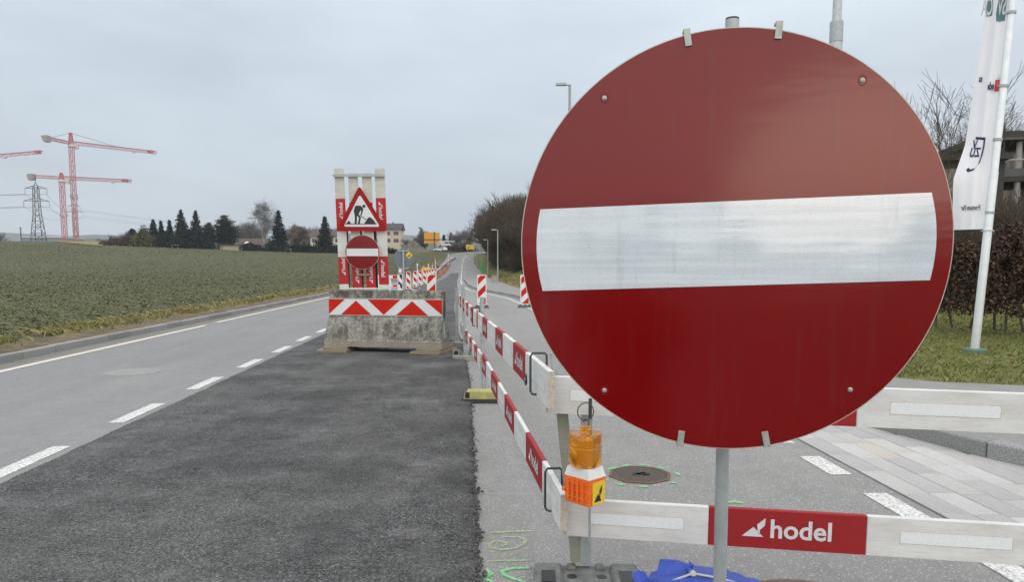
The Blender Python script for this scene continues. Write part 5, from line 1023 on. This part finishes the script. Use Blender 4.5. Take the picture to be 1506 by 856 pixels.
def lawn_table(px): o = tag(obj('garden_table', MB().box(-1, 1, -.4, .4, .75, .85).box(-.9, -.75, -.3, .3, 0, .749).box(.75, .9, -.3, .3, 0, .749), 'white_plastic'), 'small white garden table at the field edge ' + ('below the dark spruces' if px > 350 else 'below the tall spruce'), 'table'); o.location = base_at(px, 244.6); o.scale = (1.1, 1, 1.4)
lawn_table(424); lawn_table(258)
# works site beyond the bend: orange board, vehicles
q = base_at(634, 262); t_ = thing('site_board', 'large orange board on dark posts beyond the road bend', 'sign board', q, YAW); k_ = 262 / FPX; z0 = at(634, 358, 262).z - q.z; z1 = at(634, 341.8, 262).z - q.z
obj('panel', MB().box(-10 * k_, 12.6 * k_, 0, .12, z0, z1), 'orange_board', t_)
for x in (5 * k_,): obj('post', MB().box(x - .16, x + .16, -.16, -.001, -.2, z1 + .4), 'dark_steel', t_)
obj('post', MB().box(-9 * k_, -9 * k_ + .25, .13, .3, -.2, z0 + .5), 'dark_steel', t_); obj('cross_beam', MB().box(-10.4 * k_, 13 * k_, -.14, -.002, (z0 + z1) / 2 - .75, (z0 + z1) / 2 - .45), 'dark_steel', t_.children[0])
def car(label, base, rz, van=False):
    t = thing('parked_car', label, 'car', base, rz, 'white vehicles beyond the road bend'); h_ = 1.9 if van else 1.45
    side = [(-2.2, .35), (2.2, .35), (2.25, .75), (2.1, .95), (1.1, 1.05), (.5, h_ - .02), (-1.5, h_), (-2.1, 1.1), (-2.25, .8)] if not van else [(-2.5, .35), (2.3, .35), (2.4, .9), (1.9, 1.15), (1.3, h_), (-2.5, h_ + .1)]
    obj('body', MB().prism(side, lambda a, b: (a, -.85, b), lambda a, b: (a, .85, b)), 'car_white', t)
    wn = [(-1.35, h_ - .1), (.45, h_ - .12), (.95, 1.08), (-1.75, 1.08)] if not van else [(.2, h_ - .15), (1.2, h_ - .15), (1.65, 1.2), (.2, 1.2)]
    for sy in (-1, 1): obj('window', MB().prism(wn, lambda a, b: (a, sy * .852, b), lambda a, b: (a, sy * .862, b)), 'window_dark', t)
    for x in (-1.4, 1.4):
        for sy in (-1, 1): o = obj('wheel', MB().lathe([(.2, -.1), (.33, -.1), (.33, .1), (.2, .1)], 16).xf(Matrix.Translation((x, sy * .8, .33)) @ Matrix.Rotation(R(90), 4, 'X')), 'tyre', t); obj('rim', MB().lathe([(.19, -.03), (.19, .03)], 12).xf(Matrix.Translation((x, sy * .82, .33)) @ Matrix.Rotation(R(90), 4, 'X')), 'galvanised', o)
    obj('headlight', MB().box(2.16, 2.25, .4, .75, .62, .78), 'white_plastic', t); obj('headlight', MB().box(2.16, 2.25, -.75, -.4, .62, .78), 'white_plastic', t); return t
car('white car parked beyond the road bend beside the orange board', base_at(648, 257) + UPZ * .3, R(150)); car('white van parked behind the white car beyond the road bend', base_at(653, 268) + UPZ * 1.4, R(10), True)
q = base_at(657, 276); t_ = thing('site_cabin', 'pale flat roofed cabin behind the white vehicles', 'cabin', q, YAW); obj('wall', MB().box(-2.5, 2.5, 0, 3, 0, 3.4), 'metal_sheet_blue', t_); obj('roof', MB().box(-2.8, 2.8, -.3, 3.3, 3.4, 3.7), 'white_plastic', t_); obj('window', MB().box(.6, 1.9, -.05, -.001, 2.2, 3.1), 'window_dark', t_)
# ------------------------------------------------------------------ cranes, pylons, far things
def lattice(mb, a, b, wd, r_, n, up=(0, 1, 0), tri=False):
    a, b = Vector(a), Vector(b); d = (b - a).normalized(); x = d.cross(Vector(up)).normalized(); y = d.cross(x); w_ = wd if isinstance(wd, tuple) else (wd, wd)
    cs = [(-1, -1), (1, -1), (1, 1), (-1, 1)] if not tri else [(-1, -1), (1, -1), (0, 1)]
    def pt(c, f): k = (w_[0] + (w_[1] - w_[0]) * f) / 2; return a + (b - a) * f + x * c[0] * k + y * c[1] * k
    m = len(cs)
    for c in cs: mb.bar(pt(c, 0), pt(c, 1), r_)
    for i in range(n):
        f0, f1 = i / n, (i + 1) / n
        for j in range(m):
            c0, c1 = cs[j], cs[(j + 1) % m]
            if i % 2: c0, c1 = c1, c0
            mb.bar(pt(c0, f0), pt(c1, f1), r_ * .62); mb.bar(pt(cs[j], f1), pt(cs[(j + 1) % m], f1), r_ * .5)
    return mb
def crane(label, pxb, D, yj, tip, ctr, ytop=None):
    """tip / counter: (px, py) seen ends of the horizontal jib; distance follows from its height"""
    J = at(pxb, yj, D); base = Vector((J.x, J.y, Hz(J.x, J.y))); t = thing('tower_crane', label, 'crane', base, 0); zj = J.z - base.z
    def end(px, py): r0 = ray(px, py); k_ = (J.z - EYE.z) / r0.z; return EYE + r0 * k_ - base
    T, K = end(*tip), end(*ctr); jd = (T - Vector((0, 0, zj))); jd.z = 0; jd.normalize()
    obj('mast', lattice(MB(), (0, 0, -1), (0, 0, zj - 2), 1.8, .21, int(zj / 2.4)), 'crane_red', t); obj('mast_section', lattice(MB(), (0, 0, zj * .52), (0, 0, zj * .56), 2.3, .42, 2), 'crane_white', t)
    obj('slewing_ring', MB().lathe([(1.4, zj - 2), (1.5, zj - 1.6), (1.3, zj - .8)], 12), 'crane_white', t)
    top = zj + (at(pxb, ytop, D).z - J.z if ytop else 2.5); obj('tower_head', lattice(MB(), (0, 0, zj - 1), (0, 0, top), (1.8, .8), .3, 4), 'crane_red', t)
    z_ = Vector((0, 0, zj)); obj('jib', lattice(MB(), z_ + jd * 1.2, Vector((T.x, T.y, zj)), (1.7, 1.4), .19, 30, (0, 0, 1), True), 'crane_red', t); cj = obj('counter_jib', lattice(MB(), z_ - jd * 1.2, Vector((K.x, K.y, zj)), 1.2, .22, 8, (0, 0, 1)), 'crane_red', t)
    obj('counterweight', MB().box(-1.1, 1.1, -1.6, 1.6, -2.0, 1.0).xf(Matrix.Translation(Vector((K.x, K.y, zj)) + jd * 2)), 'concrete', cj); obj('cab', MB().box(-.9, .9, -.9, .9, -1.1, 1.1, .1).xf(Matrix.Translation(z_ + jd * 2.4 - UPZ * 1.6)), 'crane_white', t)
    obj('jib_tip', MB().box(-1.2, 1.2, -.8, .8, -.3, 1.0).xf(Matrix.Translation(Vector((T.x, T.y, zj)) - jd * 3)), 'crane_red', t); obj('trolley', MB().box(-.7, .7, -.7, .7, -1.4, -.8).xf(Matrix.Translation(z_ + (Vector((T.x, T.y, zj)) - z_) * .72)), 'crane_white', t)
    if ytop:
        tr = MB(); tr.tube([Vector((0, 0, top)), z_ + (Vector((T.x, T.y, zj)) - z_) * .5 + UPZ * .9], .09, 4); tr.tube([Vector((0, 0, top)), Vector((K.x, K.y, zj + .4)) + jd * 4], .09, 4); obj('tie_rope', tr, 'wire_dark', t)
    return t
crane('taller red tower crane with tie ropes beside the power pylon', 104.5, 380, 210, (229.5, 224.5), (62, 201.5), 195)
crane('lower red flat-top tower crane nearest the power pylon', 90.5, 372, 261.5, (193.5, 266.5), (39.5, 258.5))
crane('red tower crane whose jib reaches in over the field beyond the pylon', -120, 420, 240, (61.5, 223.5), (-190, 247))
def pylon(label, px, ytop, D, ht_px, arms, wb):
    top = at(px, ytop, D); base = Vector((top.x, top.y, Hz(top.x, top.y))); h_ = top.z - base.z; t = thing('power_pylon', label, 'pylon', base, R(8)); k_ = D / FPX
    obj('tower', lattice(MB(), (0, 0, -1), (0, 0, h_ * .55), (wb, wb * .42), .24, 7), 'pylon_grey', t); obj('tower_top', lattice(MB(), (0, 0, h_ * .55), (0, 0, h_ * .93), (wb * .42, wb * .30), .2, 6), 'pylon_grey', t); obj('peak', MB().bar((-wb * .15, 0, h_ * .93), (0, 0, h_), .2).bar((wb * .15, 0, h_ * .93), (0, 0, h_), .2), 'pylon_grey', t)
    pts = []
    for py, hw in arms:
        z = at(px, py, D).z - base.z; w_ = hw * k_; m = MB()
        for sx in (-1, 1): m.bar((0, 0, z + 1.6), (sx * w_, 0, z), .2); m.bar((0, 0, z), (sx * w_, 0, z), .2); m.bar((sx * w_ * .5, 0, z), (sx * w_ * .4, 0, z + 1.0), .12)
        ar = obj('cross_arm', m, 'pylon_grey', t)
        for sx in (-1, 1): obj('insulator', MB().tube([(sx * w_, 0, z), (sx * w_, 0, z - 2.6)], .22, 6), 'shutter_lamp_glass', ar); pts.append(base + Vector((sx * w_, 0, z - 2.6)))
    return t, pts
_, p1 = pylon('near lattice power pylon with two cross arms left of the cranes'.replace(' left of', ' beside'), 52, 267, 345, 90, ((277, 14.5), (295.5, 17)), 6.4)
_, p2 = pylon('far lattice power pylon behind the mast of the taller crane', 109, 300, 620, 55, ((303, 8), (312, 12)), 6)
def wire(a, b, sag, i):
    o = tag(obj('power_line', MB().tube([Vector(a) + (Vector(b) - Vector(a)) * (k / 12) - UPZ * sag * 4 * (k / 12) * (1 - k / 12) for k in range(13)], .07, 4), 'wire_dark'), 'sagging overhead power line strung between the pylons', 'power line', 'overhead power lines')
for i in range(4): wire(p1[i], p2[i], 5, i); wire(p2[i], Vector(p2[i]) + Vector((280, 420, -6)), 9, i); wire(p1[i], Vector(p1[i]) + Vector((-260, -120, 4)), 7, i)
# low buildings and trees at the foot of the cranes, hills
t_ = thing('warehouse', 'long grey-blue hall at the foot of the power pylon', 'hall', (0, 0, 0)); q = at(76, 352, 520); t_.location = (q.x, q.y, 3); k_ = 520 / FPX; zt = at(76, 349.5, 520).z - 3
obj('wall', MB().box(-44 * k_, 14 * k_, 0, 30, -3, zt), 'metal_sheet_blue', t_); obj('roof', MB().box(-44.5 * k_, 14.5 * k_, -.5, 30.5, zt, zt + .8), 'white_wall', t_)
t_ = thing('chimney_mast', 'thin dark mast rising from the field edge by the grey hall', 'mast', (0, 0, 0)); q = at(31.5, 358, 420); t_.location = (q.x, q.y, Hz(q.x, q.y)); obj('shaft', MB().tube([(0, 0, 0), (0, 0, at(31.5, 336, 420).z - t_.location.z)], .3, 8), 'pylon_grey', t_); obj('cap', MB().lathe([(.4, 0), (.4, .5), (.1, .8)], 8, (0, 0, at(31.5, 336, 420).z - t_.location.z)), 'pylon_grey', t_)
for i, (px, D, s) in enumerate(((2, 330, .95), (10, 340, .7), (20, 360, .65), (44, 370, .6), (58, 380, .7), (67, 400, .6), (120, 380, .65), (132, 370, .75), (142, 380, .8), (150, 360, .7), (160, 350, .85), (172, 340, .95), (183, 340, 1.0), (126, 420, .9), (30, 420, .7), (100, 420, .8))):
    p = at(px, 400, D); q = dup(tg); place(q, (p.x, p.y, Hz(p.x, p.y)), i * 1.9, s, 'grey bare tree at the foot of the cranes beyond the field', 'bare trees at the foot of the cranes')
def ridge(name, D, ys, mat, dep=300):
    mb = MB(); vv = []
    for i, py in enumerate(ys):
        px = -900 + i * (3400 / (len(ys) - 1)); p = at(px, py, D); vv += [(p.x, p.y, -30), (p.x, p.y, p.z), (p.x + F0.x * dep, p.y + F0.y * dep, p.z + 4), (p.x + F0.x * dep * 2, p.y + F0.y * dep * 2, -30)]
    fs = [(4 * i + j, 4 * i + j + 1, 4 * i + j + 5, 4 * i + j + 4) for i in range(len(ys) - 1) for j in range(3)]; tag(obj(name, mb.add(vv, fs), mat, None, 'all'), kind='structure')
ridge('far_hills', 2600, [347 + 3.5 * math.sin(i * .7) + 4 * math.sin(i * 1.9 + 1) for i in range(60)], 'hill_far')
ridge('near_hills', 1300, [354 + 2.2 * math.sin(i * .9 + 2) + 1.4 * math.sin(i * 2.3) for i in range(80)], 'hill_far')
# trees behind the camera, seen only mirrored in the big disc
for i, (x, y, h_, r_) in enumerate(((-16, -118, 9, 3.4), (-3, -132, 7, 4), (11.5, -56, 4.4, 2.6), (19, -62, 6.5, 3.4), (-34, -150, 9, 4))):
    tr, cr = conifer(200 + i, h_, r_, 'pine' if i % 2 else 'spruce', .8); tree_obj('conifer_tree', 'dark evergreen on the road behind the viewer mirrored in the big disc', 'conifer', (x, y, 0), tr, cr, 'bark', 'needle_dark', 'evergreens mirrored in the disc')

# the person taking the picture, seen only mirrored in the big disc: dark jacket, both hands raised to a phone
def skin_body(name, joints, edges, mat, parent, root=0):
    me = bpy.data.meshes.new(name); me.from_pydata([j[:3] for j in joints], edges, []); me.update(); o = bpy.data.objects.new(name, me); col.objects.link(o); o.parent = parent; me.materials.append(MATS[mat])
    m = o.modifiers.new('skin', 'SKIN'); m.use_smooth_shade = True
    for v, j in zip(me.skin_vertices[0].data, joints): v.radius = (j[3], j[4] if len(j) > 4 else j[3])
    me.skin_vertices[0].data[root].use_root = True; o.modifiers.new('sub', 'SUBSURF').levels = 1; o.modifiers['sub'].render_levels = 1; return o
pp_ = thing('person', 'person in a dark jacket raising a phone with both hands, mirrored in the disc', 'person', (.0, -.42, 0), R(3))
J = [(0, 0, .95, .15, .12), (0, 0, 1.15, .15, .12), (0, 0, 1.36, .18, .12), (0, 0, 1.46, .07, .06), (0, .01, 1.53, .055, .055), (0, .03, 1.62, .085, .095), (0, .03, 1.71, .06, .07),
     (-.2, 0, 1.38, .06), (-.27, .08, 1.17, .05), (-.16, .24, 1.42, .035), (-.10, .28, 1.50, .03), (.2, 0, 1.38, .06), (.27, .08, 1.17, .05), (.06, .24, 1.42, .035), (.0, .28, 1.50, .03),
     (-.1, 0, .85, .10), (-.11, .02, .48, .07), (-.12, 0, .09, .05), (-.13, .14, .045, .04), (.1, 0, .85, .10), (.11, .02, .48, .07), (.12, 0, .09, .05), (.13, .14, .045, .04)]
skin_body('body', J, [(0, 1), (1, 2), (2, 3), (3, 4), (4, 5), (5, 6), (2, 7), (7, 8), (8, 9), (9, 10), (2, 11), (11, 12), (12, 13), (13, 14), (0, 15), (15, 16), (16, 17), (17, 18), (0, 19), (19, 20), (20, 21), (21, 22)], 'jacket_dark', pp_)
obj('hair', MB().lathe([(.085, 1.60), (.104, 1.64), (.10, 1.70), (.07, 1.745), (.02, 1.76)], 16, (0, .015, 0)), 'mark_black', pp_, True)
# ------------------------------------------------------------------ ground cover (too many to count)
rg = np.random.default_rng(3); n = 260000
Y = 7 + 250 * rg.random(n) ** 2.6; X = -8.9 - (Y * .80 + 3 - 8.9).clip(1) * rg.random(n) ** .95
keep = (X < -9.0 - .4 * np.sin(Y * .7)); X, Y = X[keep], Y[keep]; cl = np.sin(X * 2.1 + 1.3 * np.sin(Y * .9)) * np.sin(Y * 2.7) + .5 * np.sin(X * 6.1 + Y * 4.3); k_ = cl > -.95 + .75 * rg.random(len(X)); X, Y = X[k_], Y[k_]
Z = H(X, Y) + .15 + .025 * rg.random(len(X)); sz = .036 + .0009 * Y
sz = sz * rg.lognormal(0, .25, len(sz)); V, F = quads(np.stack([X, Y, Z], 1), sz, rg, (1.2, .85), .72); tag(obj('field_crop', mesh_np('field_crop', V, F), 'crop_leaf'), 'low green leafy crop covering the field', 'crop', kind='stuff')
n = 26000; Y = 7 + 75 * rg.random(n) ** 1.8; c_ = np.sin(Y * 1.1) + .7 * np.sin(Y * 2.7 + 1) + .6 * np.sin(Y * .37); X = -8.9 + rg.normal(0, .30, n) - .2; k_ = (X < -7.95) & (c_ + rg.normal(0, .7, n) > -.35); X, Y = X[k_], Y[k_]
V, F = blades(np.stack([X, Y, H(X, Y) + .12], 1), np.full(len(X), .13), .006 + .00022 * Y, rg, .9); tag(obj('verge_grass', mesh_np('verge_grass', V, F), 'straw_grass'), 'straw coloured dry grass along the field kerb', 'grass', kind='stuff')
n = 60000; Y = 6.0 + 16.5 * rg.random(n) ** 1.2; X = np.array([XS(float(y)) for y in Y]) + .1 + 11 * rg.random(n); d_ = X - np.array([XS(float(y)) for y in Y])
V, F = blades(np.stack([X, Y, .12 + .35 * smooth01((d_ - 2) / 10)], 1), np.full(n, .055), np.full(n, .005), rg, .8); tag(obj('lawn_grass', mesh_np('lawn_grass', V, F), 'lawn_grass'), 'patchy short lawn between pavement and hedge', 'grass', kind='stuff')
n = 9000; Y = 45 + 60 * rg.random(n); X = np.array([XS(float(y)) for y in Y]) + .1 + 9 * rg.random(n) ** 1.4; Z = np.array([Hz(x, y) + lz(x, y) for x, y in zip(X, Y)])
V, F = blades(np.stack([X, Y, Z], 1), np.full(n, .16), np.full(n, .02), rg, .9); tag(obj('bank_grass', mesh_np('bank_grass', V, F), 'straw_grass'), 'dry grass on the bank below the wood', 'grass', kind='stuff')
# loose chippings on and beside the new asphalt
mb = MB(); V = []; F = []
def chip(x, y, z, s):
    o = len(V); a = rg.uniform(0, 6.28); ca, sa = math.cos(a), math.sin(a); l = rg.uniform(.6, 1.3)
    for px_, py_, pz_ in ((-1, -1, 0), (1, -1, 0), (1, 1, 0), (-1, 1, 0), (-.5, -.6, 1), (.6, -.4, .9), (.4, .6, 1), (-.6, .4, .8)): V.append((x + (px_ * l * ca - py_ * sa) * s, y + (px_ * l * sa + py_ * ca) * s, z + pz_ * s * 1.1))
    for f in ((4, 5, 6, 7), (0, 1, 5, 4), (1, 2, 6, 5), (2, 3, 7, 6), (3, 0, 4, 7)): F.append(tuple(o + i for i in f))
for i in range(2600): y = 2.6 + 13 * rg.random() ** 1.7; chip(XP(y) + rg.normal(-.015, .022), y, .004 + .012 * rg.random(), rg.uniform(.005, .014))
me_edge = mesh_np('edge_chippings', V, F); tag(obj('edge_chippings', me_edge, 'asphalt_new'), 'dark chippings crumbling along the ragged edge of the new asphalt', 'chippings', kind='stuff')
V = []; F = []
for i in range(170): y = 2.8 + 11 * rg.random() ** 1.5; chip(rg.uniform(-3.4, .9), y, .031 if True else 0, rg.uniform(.002, .0055))
for i in range(60): chip(rg.uniform(.5, 4), 3.2 + 5 * rg.random(), .004, rg.uniform(.004, .009))
V2 = [(x, y, z if x < XP(y) - .05 else z - .028) for x, y, z in V]
tag(obj('loose_chippings', mesh_np('loose_chippings', V2, F), 'loose_stone'), 'scattered loose stones on the road', 'stones', kind='stuff')

# ------------------------------------------------------------------ thin winter haze
mb = MB().box(-4200, 4200, -3200, 8200, -45, 110); hz = obj('haze', mb, 'rope'); hz.data.materials.clear()
hm = bpy.data.materials.new('haze_air'); hm.use_nodes = True; ht = hm.node_tree; ht.nodes.clear(); ho = ht.nodes.new('ShaderNodeOutputMaterial'); hv = ht.nodes.new('ShaderNodeVolumePrincipled')
hv.inputs['Color'].default_value = (.86, .92, 1, 1); hv.inputs['Density'].default_value = .0002; hv.inputs['Anisotropy'].default_value = .2; ht.links.new(hv.outputs[0], ho.inputs['Volume']); hz.data.materials.append(hm); hz['kind'] = 'stuff'
